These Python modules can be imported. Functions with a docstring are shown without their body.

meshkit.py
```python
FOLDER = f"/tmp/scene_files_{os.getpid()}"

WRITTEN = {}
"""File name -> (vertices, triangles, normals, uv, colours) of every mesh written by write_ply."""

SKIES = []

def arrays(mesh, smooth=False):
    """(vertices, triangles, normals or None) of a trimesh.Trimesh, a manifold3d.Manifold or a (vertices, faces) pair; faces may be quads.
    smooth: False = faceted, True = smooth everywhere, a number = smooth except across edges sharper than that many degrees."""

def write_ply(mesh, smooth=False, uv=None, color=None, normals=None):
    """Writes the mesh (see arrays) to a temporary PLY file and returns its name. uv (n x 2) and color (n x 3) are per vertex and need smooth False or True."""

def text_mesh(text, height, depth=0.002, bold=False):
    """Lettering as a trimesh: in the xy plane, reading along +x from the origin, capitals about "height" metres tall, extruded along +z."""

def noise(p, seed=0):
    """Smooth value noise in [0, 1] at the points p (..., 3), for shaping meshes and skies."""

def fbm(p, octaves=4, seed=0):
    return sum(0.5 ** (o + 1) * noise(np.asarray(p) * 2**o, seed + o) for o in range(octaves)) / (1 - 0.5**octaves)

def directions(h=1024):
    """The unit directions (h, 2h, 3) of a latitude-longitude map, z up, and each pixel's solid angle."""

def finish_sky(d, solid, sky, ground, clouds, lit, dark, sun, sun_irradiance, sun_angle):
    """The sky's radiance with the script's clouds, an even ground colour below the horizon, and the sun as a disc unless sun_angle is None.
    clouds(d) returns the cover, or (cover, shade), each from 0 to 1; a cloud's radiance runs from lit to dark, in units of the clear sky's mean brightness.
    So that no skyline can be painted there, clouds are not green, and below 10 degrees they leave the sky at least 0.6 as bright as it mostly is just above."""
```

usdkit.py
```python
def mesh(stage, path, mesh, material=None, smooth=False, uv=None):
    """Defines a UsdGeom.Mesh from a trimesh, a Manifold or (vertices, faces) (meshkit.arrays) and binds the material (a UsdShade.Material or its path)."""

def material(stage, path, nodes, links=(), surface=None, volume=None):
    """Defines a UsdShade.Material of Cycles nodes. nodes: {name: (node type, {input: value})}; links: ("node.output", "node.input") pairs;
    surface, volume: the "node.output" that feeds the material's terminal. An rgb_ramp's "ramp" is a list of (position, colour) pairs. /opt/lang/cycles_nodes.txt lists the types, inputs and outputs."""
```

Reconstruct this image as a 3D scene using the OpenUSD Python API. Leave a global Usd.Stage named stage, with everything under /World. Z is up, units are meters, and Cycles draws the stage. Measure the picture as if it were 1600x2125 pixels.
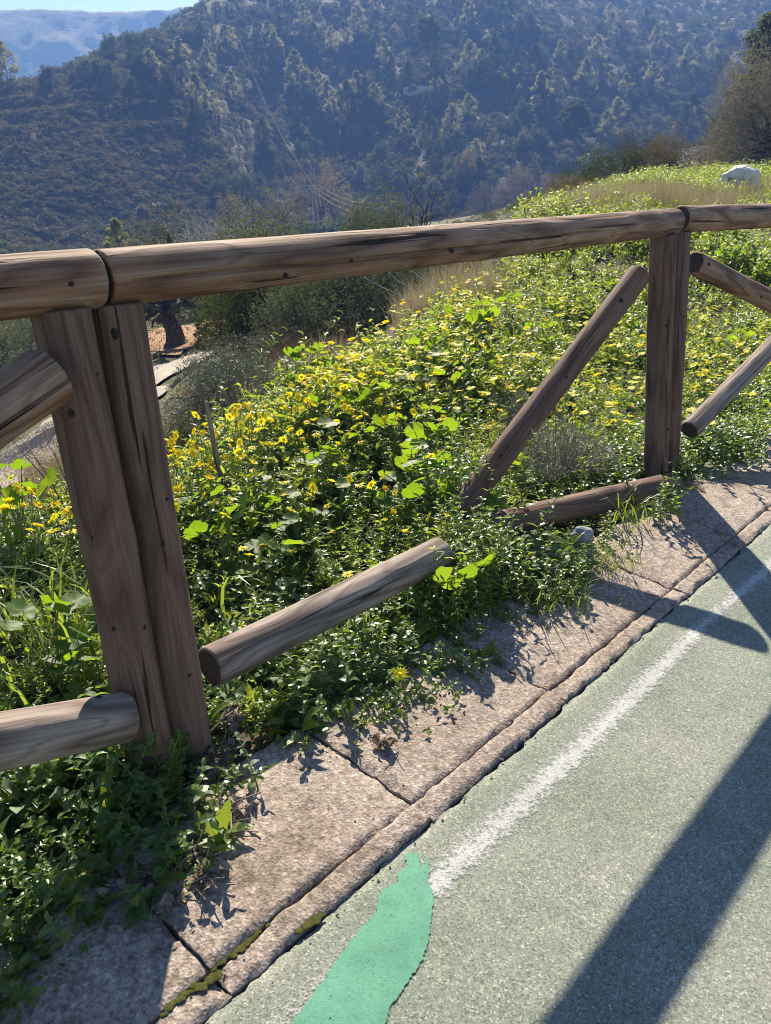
import math, random
import numpy as np
from scipy.interpolate import RBFInterpolator, RegularGridInterpolator
from scipy.spatial.transform import Rotation
import shapely.geometry as sg
import trimesh, usdkit, meshkit
from pxr import Usd, UsdGeom, UsdLux, UsdShade, Gf, Sdf, Vt

random.seed(7)
rng = np.random.default_rng(7)
stage = Usd.Stage.CreateInMemory()
UsdGeom.SetStageUpAxis(stage, "Z")
UsdGeom.Xform.Define(stage, "/World")
UsdGeom.Scope.Define(stage, "/World/Looks")

# ------------------------------------------------------------------ camera
PITCH, ROLL, FPX = math.radians(21.1), math.radians(4.38), 1679.9
EYE = np.array([0.0, 0.0, 1.3275])
def cam_rows():
    fwd = np.array([0, math.cos(PITCH), -math.sin(PITCH)]); up = np.array([0, math.sin(PITCH), math.cos(PITCH)]); rt = np.array([1.0, 0, 0])
    c, s = math.cos(ROLL), math.sin(ROLL)
    return np.array([c * rt - s * up, s * rt + c * up, fwd])
CR = cam_rows()
cam = UsdGeom.Camera.Define(stage, "/World/camera")
M = np.eye(4); M[0, :3], M[1, :3], M[2, :3], M[3, :3] = CR[0], CR[1], -CR[2], EYE
cam.AddTransformOp().Set(Gf.Matrix4d(*M.ravel().tolist()))
cam.CreateHorizontalApertureAttr(36.0); cam.CreateFocalLengthAttr(36.0 * FPX / 1600)
cam.CreateClippingRangeAttr((0.05, 5000.0))
cam.CreateExposureAttr(1.2)
# ------------------------------------------------------------------ sky and sun
SUN = np.array([-0.006, 0.771, 0.636]); SUN /= np.linalg.norm(SUN)
ELEV, ROT = math.asin(SUN[2]), math.atan2(SUN[0], SUN[1])
sky_m = usdkit.material(stage, "/World/Looks/sky", {
    "s": ("sky_texture", {"sky_type": "single_scattering", "sun_disc": False, "sun_elevation": ELEV, "sun_rotation": ROT, "altitude": 300.0, "ozone_density": 1.3, "aerosol_density": 0.5}),
    "t": ("mix", {"mix_type": "multiply", "fac": 1.0, "color2": (0.74, 0.86, 1.05)}),
    "b": ("background_shader", {"strength": 0.055})}, [("s.color", "t.color1"), ("t.color", "b.color")], surface="b.background")
dome = UsdLux.DomeLight.Define(stage, "/World/sky")
UsdShade.MaterialBindingAPI.Apply(dome.GetPrim()).Bind(sky_m)
dome.GetPrim().SetCustomDataByKey("kind", "structure")
sun = UsdLux.DistantLight.Define(stage, "/World/sun")
sun.CreateIntensityAttr(1.25); sun.CreateAngleAttr(0.53); sun.CreateNormalizeAttr(True); sun.CreateColorAttr(Gf.Vec3f(1.0, 0.955, 0.90))
zax = SUN; xax = np.cross([0, 0, 1.0], zax); xax /= np.linalg.norm(xax); yax = np.cross(zax, xax)
LM = np.eye(4); LM[0, :3], LM[1, :3], LM[2, :3] = xax, yax, zax
sun.AddTransformOp().Set(Gf.Matrix4d(*LM.ravel().tolist()))

# ------------------------------------------------------------------ helpers
_names = {}
def numbered(parent, name):
    k = (str(parent), name); n = _names.get(k, 0); _names[k] = n + 1
    return f"{parent}/{name}" + (f"_{n:03d}" if n else "")
def tag(p, label=None, cat=None, group=None, kind=None):
    p = p.GetPrim() if hasattr(p, "GetPrim") else p
    for k, v in (("label", label), ("category", cat), ("group", group), ("kind", kind)):
        if v: p.SetCustomDataByKey(k, v)
    return p
def path_of(parent): return "/World" if parent is None else str(parent.GetPath())
def obj(name, mesh, m, parent=None, smooth=False):
    return usdkit.mesh(stage, numbered(path_of(parent), name), mesh, m, smooth=smooth).GetPrim()
def obj_at(name, mesh, m, matrix, parent=None, smooth=False):
    g = usdkit.mesh(stage, numbered(path_of(parent), name), mesh, m, smooth=smooth)
    g.AddTransformOp().Set(Gf.Matrix4d(*np.asarray(matrix, float).T.ravel().tolist()))
    return g.GetPrim()
def thing(name, loc, label=None, cat=None, group=None, rz=0.0, scale=1.0, tilt=(0, 0)):
    x = UsdGeom.Xform.Define(stage, numbered("/World", name))
    place(x, loc, rz, scale, tilt); tag(x, label, cat, group)
    return x.GetPrim()
def place(x, loc, rz=0.0, scale=1.0, tilt=(0, 0)):
    x = UsdGeom.Xformable(x); x.ClearXformOpOrder()
    x.AddTranslateOp().Set(Gf.Vec3d(*map(float, loc)))
    x.AddRotateXYZOp().Set(Gf.Vec3f(math.degrees(tilt[0]), math.degrees(tilt[1]), math.degrees(rz)))
    s = (scale,) * 3 if np.ndim(scale) == 0 else scale
    x.AddScaleOp().Set(Gf.Vec3f(*map(float, s)))
def dup(src, loc, rz=0.0, scale=1.0, tilt=(0, 0), label=None, name=None):
    nm = name or src.GetName()
    x = UsdGeom.Xform.Define(stage, numbered("/World", nm))
    x.GetPrim().GetReferences().AddInternalReference(src.GetPath()); x.GetPrim().SetInstanceable(True)
    p = x.GetPrim()
    p.GetAttribute("xformOp:translate").Set(Gf.Vec3d(*map(float, loc)))
    p.GetAttribute("xformOp:rotateXYZ").Set(Gf.Vec3f(math.degrees(tilt[0]), math.degrees(tilt[1]), math.degrees(rz)))
    s = (scale,) * 3 if np.ndim(scale) == 0 else scale
    p.GetAttribute("xformOp:scale").Set(Gf.Vec3f(*map(float, s)))
    was = src.GetCustomData()
    tag(p, label or was.get("label"), was.get("category"), was.get("group"))
    return p
def instancer(name, protos, pts, idx, rz, scale, label, cat, tilt=None):
    """Uncountable cover: one PointInstancer. protos: list of (name, mesh, material)."""
    pi = UsdGeom.PointInstancer.Define(stage, numbered("/World", name))
    rel = pi.CreatePrototypesRel()
    for nm, me, ma in protos:
        g = usdkit.mesh(stage, numbered(str(pi.GetPath()), nm), me, ma)
        rel.AddTarget(g.GetPath())
    pi.CreateProtoIndicesAttr(Vt.IntArray.FromNumpy(np.asarray(idx, np.int32)))
    pi.CreatePositionsAttr(Vt.Vec3fArray.FromNumpy(np.asarray(pts, np.float32)))
    n = len(pts); s = np.asarray(scale, np.float32)
    if s.ndim == 1: s = np.repeat(s[:, None], 3, 1)
    pi.CreateScalesAttr(Vt.Vec3fArray.FromNumpy(s))
    e = np.zeros((n, 3)); e[:, 2] = rz
    if tilt is not None: e[:, :2] = tilt
    q = Rotation.from_euler("xyz", e).as_quat()
    pi.CreateOrientationsAttr(Vt.QuathArray([Gf.Quath(float(a[3]), float(a[0]), float(a[1]), float(a[2])) for a in q]))
    return tag(pi, label, cat, kind="stuff")

class MB:
    """Collects vertices and triangles."""
    def __init__(self): self.v, self.f, self.n = [], [], 0
    def add(self, v, f):
        v = np.asarray(v, float); f = np.asarray(f, int)
        if f.shape[1] == 4: f = np.vstack([f[:, [0, 1, 2]], f[:, [0, 2, 3]]])
        self.v.append(v); self.f.append(f + self.n); self.n += len(v); return self
    def mesh(self): return np.vstack(self.v), np.vstack(self.f)
def grid_faces(nu, nv, closed_v=False):
    i, j = np.meshgrid(np.arange(nu - 1), np.arange(nv if closed_v else nv - 1), indexing="ij")
    a = i * nv + j; b = i * nv + (j + 1) % nv
    return np.stack([a, b, b + nv, a + nv], -1).reshape(-1, 4)
def tube(pts, radii, sides=5, cap=True):
    p = np.asarray(pts, float); t = np.gradient(p, axis=0); t /= np.linalg.norm(t, axis=1, keepdims=True) + 1e-12
    ref = np.where(np.abs(t[:, 2:]) < 0.9, [0, 0, 1.0], [1.0, 0, 0]); a = np.cross(t, ref); a /= np.linalg.norm(a, axis=1, keepdims=True) + 1e-12
    b = np.cross(t, a); an = np.arange(sides) * 2 * np.pi / sides
    r = np.broadcast_to(radii, (len(p),))
    v = (p[:, None] + r[:, None, None] * (np.cos(an)[None, :, None] * a[:, None] + np.sin(an)[None, :, None] * b[:, None])).reshape(-1, 3)
    f = grid_faces(len(p), sides, True)[:, ::-1]
    f = np.vstack([f[:, [0, 1, 2]], f[:, [0, 2, 3]]])
    if cap:
        k = (len(p) - 1) * sides
        f = np.vstack([f, [[0, i, i + 1] for i in range(1, sides - 1)], [[k, k + i + 1, k + i] for i in range(1, sides - 1)]])
    return v, f
def rot(yaw=0, pitch=0, roll=0): return Rotation.from_euler("xyz", [roll, -pitch, yaw]).as_matrix()
def leaf(L, W, n=4, bend=0.8, fold=0.25, base=0.15, point=0.0, up=0.6, wave=0.0):
    """A leaf along +x that starts at slope "up" and bends down by "bend" radians; two faces across, folded along the midrib."""
    u = np.linspace(0, 1, n + 1)
    w = W / 2 * np.maximum(np.sin(np.pi * (base + (1 - base) * u) ** (0.8 + point)), 0.02) * (1 + wave * np.cos(u * n * np.pi))
    a = up - bend * u; d = L / n
    x = np.concatenate([[0], np.cumsum(np.cos(a[:-1]) * d)]); z = np.concatenate([[0], np.cumsum(np.sin(a[:-1]) * d)])
    v = np.stack([np.stack([x, w, z + fold * w], 1), np.stack([x, 0 * w, z], 1), np.stack([x, -w, z + fold * w], 1)], 1).reshape(-1, 3)
    return v, grid_faces(n + 1, 3)
def blade(L, W, n=5, bend=1.2, up=1.4):
    u = np.linspace(0, 1, n + 1); w = W / 2 * (1 - u ** 2 * 0.95); a = up - bend * u ** 1.5; d = L / n
    x = np.concatenate([[0], np.cumsum(np.cos(a[:-1]) * d)]); z = np.concatenate([[0], np.cumsum(np.sin(a[:-1]) * d)])
    v = np.stack([np.stack([x, w, z], 1), np.stack([x, -w, z], 1)], 1).reshape(-1, 3)
    return v, grid_faces(n + 1, 2)
def round_leaf(R, lobes=5, cup=0.25, g=rng, n=26):
    """Mallow leaf: a lobed fan with a notch at the stalk, pleated along its veins."""
    th = np.linspace(0.22, 2 * np.pi - 0.22, n)
    rr = R * (0.86 + 0.10 * np.abs(np.cos(th * lobes / 2)) + 0.05 * np.sin(th * 13) + g.normal(0, 0.015, n))
    rr *= 1 - 0.25 * np.exp(-((th - 0) ** 2) / 0.1) - 0.25 * np.exp(-((th - 2 * np.pi) ** 2) / 0.1)
    v = [[0, 0, 0]]
    for k in (0.5, 1.0):
        z = cup * R * k * k * (0.6 + 0.4 * np.cos(th * 2 + g.uniform(0, 6))) + 0.05 * R * k * np.cos(th * lobes)
        v += np.stack([-rr * k * np.cos(th), rr * k * np.sin(th), z], 1).tolist()
    f = []
    for i in range(n - 1):
        f += [[0, 1 + i + 1, 1 + i], [1 + i, 1 + i + 1, 1 + n + i + 1], [1 + i, 1 + n + i + 1, 1 + n + i]]
    return np.array(v), np.array(f)
def put(vf, R, t): return vf[0] @ np.asarray(R).T + t, vf[1]

# pixel of the 1600-wide photograph -> ray
def ray(u, v):
    d = np.array([(u - 800) / FPX, -(v - 1062.5) / FPX, 1.0]) @ CR
    return d / np.linalg.norm(d)
# ------------------------------------------------------------------ the sloping plane of the path and fence frame
AZ = math.radians(43.42)
DH = np.array([math.sin(AZ), math.cos(AZ), 0.0]); NH = np.array([math.cos(AZ), -math.sin(AZ), 0.0])
BL = np.array([-0.606, 1.771, 0.0])                 # foot of the near pair of posts
PN = np.array([0.131, -0.088, 0.988]); PN /= np.linalg.norm(PN)
def plane_z(x, y): return BL[2] - ((x - BL[0]) * PN[0] + (y - BL[1]) * PN[1]) / PN[2]
def P(s, t, z=0.0):
    """Fence frame: s along the fence, t towards the path, z above the paved plane."""
    q = BL + s * DH + t * NH
    return np.array([q[0], q[1], plane_z(q[0], q[1]) + z])
def to_st(x, y): return (x - BL[0]) * DH[0] + (y - BL[1]) * DH[1], (x - BL[0]) * NH[0] + (y - BL[1]) * NH[1]
def on_plane(u, v, o, n):
    d = ray(u, v); return EYE + d * (((o - EYE) @ n) / (d @ n))
def on_path(u, v, h=0.0): return on_plane(u, v, BL + PN * h, PN)

# ------------------------------------------------------------------ terrain
def ctrl():
    az, lr, sl = [], [], []
    def put_(p):
        q = p - EYE; r = math.hypot(q[0], q[1]); az.append(math.atan2(q[0], q[1])); lr.append(math.log(r)); sl.append(q[2] / r)
    crest = lambda s: -np.interp(s, [-3, 0, 1.1, 2.4, 4, 8, 12], [1.6, 1.65, 1.6, 2.15, 2.7, 4.2, 5.6])
    for s in (-1, 0.5, 1.5, 3, 5, 8):
        for k in (0.0, 0.5, 1.0): put_(P(s, crest(s) * k - 0.1, -0.14))
        if s < 6:
            p = P(s, crest(s) - 1.3); p[2] -= 1.3 if s < 3 else 0.9; put_(p)
    for s, t in ((0, 1.5), (2, 1.5), (4, 1), (7, 0.3), (-1, 0.5)): put_(P(s, t))
    for u, v, r in [(40, 1050, 8), (60, 985, 10.5), (60, 930, 13), (75, 880, 16), (0, 750, 24), (0, 650, 34), (0, 560, 60),
                    (330, 930, 8.5), (340, 830, 12), (330, 775, 16), (380, 735, 19), (380, 690, 24.5), (420, 640, 36), (420, 600, 46), (380, 520, 90), (250, 495, 135),
                    (500, 850, 9), (560, 740, 13), (600, 640, 24), (620, 510, 110), (655, 486, 150), (700, 720, 11.5), (760, 640, 17), (850, 600, 26), (900, 560, 42), (900, 490, 150), (930, 590, 16),
                    (1300, 520, 11.5), (1500, 520, 12.5), (1580, 452, 16), (1350, 412, 17), (1200, 434, 15), (1120, 452, 13.5), (1450, 376, 22), (1580, 366, 25), (1600, 348, 33), (1300, 394, 22),
                    (1100, 430, 45), (1300, 388, 45), (1470, 368, 45), (1600, 348, 50), (1200, 408, 130), (1450, 340, 150),
                    (100, 500, 140), (600, 470, 165), (900, 478, 172), (1100, 430, 180), (1300, 385, 190), (1550, 338, 205),
                    (0, 440, 147), (0, 330, 168), (0, 215, 195), (200, 440, 150), (200, 300, 175), (200, 185, 205), (350, 400, 165), (420, 300, 188), (400, 200, 215), (330, 470, 148), (-150, 330, 170), (-150, 220, 195),
                    (150, 150, 240), (260, 92, 265), (400, 45, 292), (500, -10, 325),
                    (550, 400, 190), (520, 250, 238), (600, 100, 288), (700, 0, 325), (800, 300, 218), (800, 150, 272), (800, 0, 330), (1000, 350, 202), (1000, 200, 256), (1000, 60, 308), (1000, 0, 332),
                    (1200, 0, 410), (1200, 120, 300), (1200, 250, 242), (1400, 0, 440), (1400, 100, 340), (1400, 200, 275), (1600, 0, 440), (1600, 110, 345), (1600, 220, 282), (1750, 100, 345), (1750, 0, 440),
                    (150, 260, 340), (400, 130, 420), (260, 220, 380), (0, 330, 330), (-150, 330, 330), (700, -60, 420), (1000, -90, 450), (1400, -60, 560), (700, -20, 600), (1700, -60, 560), (100, 350, 600)]:
        d = ray(u, v); az.append(math.atan2(d[0], d[1])); lr.append(math.log(r)); sl.append(d[2] / math.hypot(d[0], d[1]))
    return np.array(az), np.array(lr), np.array(sl)
_az, _lr, _sl = ctrl()
_rbf = RBFInterpolator(np.stack([_az * 2.2, _lr], 1), _sl, kernel="thin_plate_spline", smoothing=2e-4)
_ga, _gl = np.linspace(-1.35, 1.15, 180), np.linspace(math.log(1.0), math.log(620), 260)
_gg = _rbf(np.stack([m.ravel() for m in np.meshgrid(np.clip(_ga, -0.75, 0.75) * 2.2, _gl, indexing="ij")], 1)).reshape(180, 260)
_tab = RegularGridInterpolator((_ga, _gl), np.clip(_gg, -1.5, 0.45), bounds_error=False, fill_value=None)
def smooth(x, a, b): k = np.clip((x - a) / (b - a), 0, 1); return k * k * (3 - 2 * k)
def terrain(x, y):
    x, y = np.asarray(x, float), np.asarray(y, float)
    r = np.maximum(np.hypot(x, y), 1.0); az = np.arctan2(x, y)
    far = EYE[2] + r * _tab(np.stack([np.clip(az, -1.35, 1.15), np.clip(np.log(r), 0, math.log(619))], -1))
    s, t = to_st(x, y)
    p3 = np.stack([x, y, 0 * x], -1)
    amp = np.clip((r - 3) / 10, 0.25, 1)
    n1 = (meshkit.fbm(p3 * 0.8, 2, 3) - 0.5) * 0.16 * amp
    far = far + n1 + smooth(r, 60, 160) * ((meshkit.fbm(p3 * 0.045, 4, 5) - 0.5) * 7)
    st = far / 4.2; st = st + (meshkit.fbm(p3 * 0.02, 3, 12) - 0.5) * 2.6; far = far + smooth(r, 130, 150) * (1 - smooth(r, 240, 300)) * 0.75 * np.clip((meshkit.fbm(p3 * 0.03, 2, 14) - 0.42) * 5, 0, 1) * (np.abs((st - np.floor(st)) - 0.5) - 0.25) * 3.0   # old terraces
    tc = np.clip(t, -3, 7); sc = np.clip(s, -9, 24); q0 = BL[0] + sc * DH[0] + tc * NH[0]; q1 = BL[1] + sc * DH[1] + tc * NH[1]
    pl = plane_z(q0, q1)
    near = smooth(r, 5, 14); side = smooth(t, -0.25, 0.22) * (1 - smooth(s, 9, 16)) + smooth(t, -0.2, 2.0) * smooth(s, 9, 16)
    back = np.maximum(side, smooth(-y, -1.0, 1.0) * (1 - near)); back = np.clip(back, 0, 1)
    return far * (1 - back) + (pl - 0.03) * back
def hit(u, v, lift=0.0, rmin=1.2):
    """Where the line of sight through a pixel first meets the ground (raised by lift)."""
    d = ray(u, v); h = math.hypot(d[0], d[1]); r = np.exp(np.linspace(math.log(rmin), math.log(610), 3000))
    x, y = d[0] / h * r, d[1] / h * r
    below = EYE[2] + d[2] / h * r <= terrain(x, y) + lift
    i = int(np.argmax(below)) if below.any() else len(r) - 1
    return np.array([x[i], y[i], float(terrain(x[i], y[i]))])
def at_range(u, r):
    """The ground point at horizontal distance r in the direction of column u."""
    d = ray(u, 450); h = math.hypot(d[0], d[1]); x, y = d[0] / h * r, d[1] / h * r
    return np.array([x, y, float(terrain(x, y))])
#MATERIALS
# ------------------------------------------------------------------ materials
L = "/World/Looks/"
def mat_noise(name, stops, scale=5.0, detail=5.0, rough=0.85, bump=0.0, bscale=None, coord="position", stretch=(1, 1, 1), spec=0.3, roughness=0.6, dist=0.02):
    co = "g.position" if coord == "position" else "c.object"
    nodes = {"g": ("geometry", {}), "c": ("texture_coordinate", {}), "m": ("mapping", {"scale": stretch}),
             "n": ("noise_texture", {"scale": scale, "detail": detail, "roughness": roughness}), "r": ("rgb_ramp", {"ramp": stops}),
             "n2": ("noise_texture", {"scale": bscale or scale * 4, "detail": 4.0, "roughness": 0.7}), "b": ("bump", {"strength": bump, "distance": dist}),
             "p": ("principled_bsdf", {"roughness": rough, "specular_ior_level": spec})}
    links = [(co, "m.vector"), ("m.vector", "n.vector"), ("m.vector", "n2.vector"), ("n.fac", "r.fac"), ("r.color", "p.base_color")]
    if bump: links += [("n2.fac", "b.height"), ("b.normal", "p.normal")]
    return usdkit.material(stage, L + name, nodes, links, surface="p.BSDF")
def mat_leaf(name, stops, trans, fac=0.4, rough=0.45, spec=0.5, hue_noise=1.5):
    """Leaf: a glossy upper face, light shining through; the tone varies from leaf to leaf and from plant to plant."""
    nodes = {"g": ("geometry", {}), "o": ("object_info", {}), "a": ("math", {"math_type": "add"}), "f": ("math", {"math_type": "fraction"}),
             "r": ("rgb_ramp", {"ramp": stops}), "r2": ("rgb_ramp", {"ramp": trans}),
             "p": ("principled_bsdf", {"roughness": rough, "specular_ior_level": spec}), "t": ("translucent_bsdf", {}), "x": ("mix_closure", {"fac": fac})}
    links = [("g.random_per_island", "a.value1"), ("o.random", "a.value2"), ("a.value", "f.value1"), ("f.value", "r.fac"), ("f.value", "r2.fac"),
             ("r.color", "p.base_color"), ("r2.color", "t.color"), ("p.BSDF", "x.closure1"), ("t.BSDF", "x.closure2")]
    return usdkit.material(stage, L + name, nodes, links, surface="x.closure")
def mat_wood(name, dark, mid, light, seed):
    """Weathered pine log, its axis along z: flame figure of the year rings, fine fibre, checks and greyed patches."""
    nodes = {"c": ("texture_coordinate", {}), "o": ("object_info", {}), "sc": ("math", {"math_type": "multiply", "value2": 37.0}), "cx": ("combine_xyz", {}),
             "ad": ("vector_math", {"math_type": "add"}),
             "m1": ("mapping", {"scale": (1, 1, 0.14), "location": (seed, seed * 2, 0)}), "n1": ("noise_texture", {"scale": 9.0, "detail": 2.0, "roughness": 0.45}),
             "k": ("math", {"math_type": "multiply", "value2": 11.0}), "fr": ("math", {"math_type": "pingpong", "value2": 1.0}),
             "m2": ("mapping", {"scale": (1, 1, 0.02)}), "n2": ("noise_texture", {"scale": 190.0, "detail": 4.0, "roughness": 0.6}),
             "m3": ("mapping", {"scale": (1, 1, 0.25)}), "n3": ("noise_texture", {"scale": 7.0, "detail": 5.0, "roughness": 0.65}),
             "m4": ("mapping", {"scale": (1, 1, 0.035), "location": (seed * 3, 1, 4)}), "n4": ("noise_texture", {"scale": 55.0, "detail": 2.0, "roughness": 0.4}),
             "r1": ("rgb_ramp", {"ramp": [(0.0, dark), (0.35, mid), (0.8, light), (1.0, mid)]}),
             "r3": ("rgb_ramp", {"ramp": [(0.3, (0.62, 0.60, 0.62)), (0.5, (1.0, 1.0, 1.0)), (0.75, (1.25, 1.15, 1.02))]}),
             "r4": ("rgb_ramp", {"ramp": [(0.0, (1, 1, 1)), (0.655, (1, 1, 1)), (0.69, (0.16, 0.14, 0.13)), (1.0, (0.1, 0.09, 0.08))]}),
             "r2": ("rgb_ramp", {"ramp": [(0.3, (0.60, 0.57, 0.56)), (0.5, (0.97, 0.96, 0.96)), (0.68, (1.25, 1.22, 1.20))]}),
             "x1": ("mix", {"mix_type": "multiply", "fac": 0.85}), "x2": ("mix", {"mix_type": "multiply", "fac": 0.9}), "x3": ("mix", {"mix_type": "multiply", "fac": 1.0}),
             "h": ("math", {"math_type": "multiply_add", "value2": 0.35}), "h2": ("rgb_to_bw", {}), "h3": ("math", {"math_type": "multiply_add", "value2": 0.8}), "b": ("bump", {"strength": 0.55, "distance": 0.006}),
             "p": ("principled_bsdf", {"roughness": 0.78, "specular_ior_level": 0.3})}
    links = [("o.random", "sc.value1"), ("sc.value", "cx.x"), ("sc.value", "cx.z"), ("c.object", "ad.vector1"), ("cx.vector", "ad.vector2")]
    for m, n in (("m1", "n1"), ("m2", "n2"), ("m3", "n3"), ("m4", "n4")): links += [("ad.vector", m + ".vector"), (m + ".vector", n + ".vector")]
    links += [("n1.fac", "k.value1"), ("k.value", "fr.value1"), ("fr.value", "r1.fac"), ("n2.fac", "r2.fac"), ("n3.fac", "r3.fac"), ("n4.fac", "r4.fac"),
              ("r1.color", "x1.color1"), ("r2.color", "x1.color2"), ("x1.color", "x2.color1"), ("r3.color", "x2.color2"), ("x2.color", "x3.color1"), ("r4.color", "x3.color2"),
              ("x3.color", "p.base_color"), ("r4.color", "h2.color"), ("n2.fac", "h.value1"), ("fr.value", "h.value3"), ("h2.val", "h3.value1"), ("h.value", "h3.value3"), ("h3.value", "b.height"), ("b.normal", "p.normal")]
    return usdkit.material(stage, L + name, nodes, links, surface="p.BSDF")
WOOD = mat_wood("post_wood", (0.096, 0.052, 0.038), (0.132, 0.075, 0.055), (0.160, 0.098, 0.073), 1.3)
RAILW = mat_wood("rail_wood", (0.118, 0.058, 0.036), (0.20, 0.113, 0.076), (0.275, 0.182, 0.132), 5.7)
GREYW = mat_wood("grey_wood", (0.115, 0.082, 0.066), (0.20, 0.152, 0.126), (0.29, 0.235, 0.205), 9.1)
ENDW = mat_noise("end_grain", [(0.3, (0.03, 0.022, 0.02)), (0.7, (0.07, 0.05, 0.042))], 40, 4, 0.9, 0.4, coord="object")

def speckle(name, stops, big, fine, rough=0.85, bump=0.5, dist=0.004, gran=210.0, extra=None, surf="p.BSDF", grain=((0.0, (1, 1, 1)), (1.0, (1, 1, 1)))):
    """Aggregate surface: broad stains times a grain of single stones, with relief."""
    nodes = {"g": ("geometry", {}), "n": ("noise_texture", {"scale": 2.2, "detail": 6.0, "roughness": 0.65}), "r": ("rgb_ramp", {"ramp": stops}),
             "v": ("voronoi_texture", {"scale": gran, "feature": "f1"}), "s": ("separate_color", {}), "r2": ("rgb_ramp", {"ramp": fine}),
             "n2": ("noise_texture", {"scale": gran * 0.45, "detail": 5.0, "roughness": 0.75}), "r5": ("rgb_ramp", {"ramp": list(grain)}), "x3": ("mix", {"mix_type": "multiply", "fac": 1.0}), "r3": ("rgb_ramp", {"ramp": big}),
             "n3": ("noise_texture", {"scale": 14.0, "detail": 5.0, "roughness": 0.7}),
             "x": ("mix", {"mix_type": "multiply", "fac": 1.0}), "x2": ("mix", {"mix_type": "multiply", "fac": 1.0}),
             "h": ("math", {"math_type": "multiply_add", "value2": 0.6}), "b": ("bump", {"strength": bump, "distance": dist}), "p": ("principled_bsdf", {"roughness": rough, "specular_ior_level": 0.35})}
    links = [("g.position", k + ".vector") for k in ("n", "v", "n2", "n3")]
    links += [("n.fac", "r.fac"), ("v.color", "s.color"), ("s.r", "r2.fac"), ("n3.fac", "r3.fac"), ("r.color", "x.color1"), ("r2.color", "x.color2"), ("x.color", "x2.color1"), ("r3.color", "x2.color2"), ("x2.color", "x3.color1"), ("n2.fac", "r5.fac"), ("r5.color", "x3.color2"),
              ("x3.color", "p.base_color"), ("v.distance", "h.value1"), ("n2.fac", "h.value3"), ("h.value", "b.height"), ("b.normal", "p.normal")]
    if extra: extra(nodes, links)
    return usdkit.material(stage, L + name, nodes, links, surface=surf)
CONC = speckle("kerb_concrete", [(0.28, (0.16, 0.122, 0.088)), (0.45, (0.275, 0.220, 0.185)), (0.75, (0.37, 0.310, 0.275))], [(0.3, (0.55, 0.52, 0.47)), (0.5, (1, 1, 1)), (0.8, (1.15, 1.12, 1.1))],
               [(0.0, (0.75, 0.73, 0.73)), (0.3, (0.97, 0.97, 0.97)), (0.85, (1.03, 1.03, 1.03)), (1.0, (1.45, 1.45, 1.45))], bump=0.7, dist=0.004, gran=150.0, grain=((0.30, (0.34, 0.30, 0.29)), (0.42, (0.72, 0.69, 0.68)), (0.54, (1.08, 1.08, 1.08)), (0.68, (1.6, 1.6, 1.6))))
ROADM = speckle("green_asphalt", [(0.3, (0.165, 0.190, 0.148)), (0.5, (0.215, 0.225, 0.188)), (0.72, (0.262, 0.258, 0.228))], [(0.25, (0.85, 0.85, 0.85)), (0.6, (1.03, 1.03, 1.03))],
                [(0.0, (0.5, 0.52, 0.5)), (0.35, (0.92, 0.94, 0.92)), (0.85, (1.06, 1.06, 1.06)), (1.0, (1.75, 1.75, 1.7))], bump=0.4, dist=0.003, gran=260.0, grain=((0.3, (0.78, 0.80, 0.78)), (0.5, (1.0, 1.0, 1.0)), (0.7, (1.22, 1.22, 1.2))))
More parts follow.
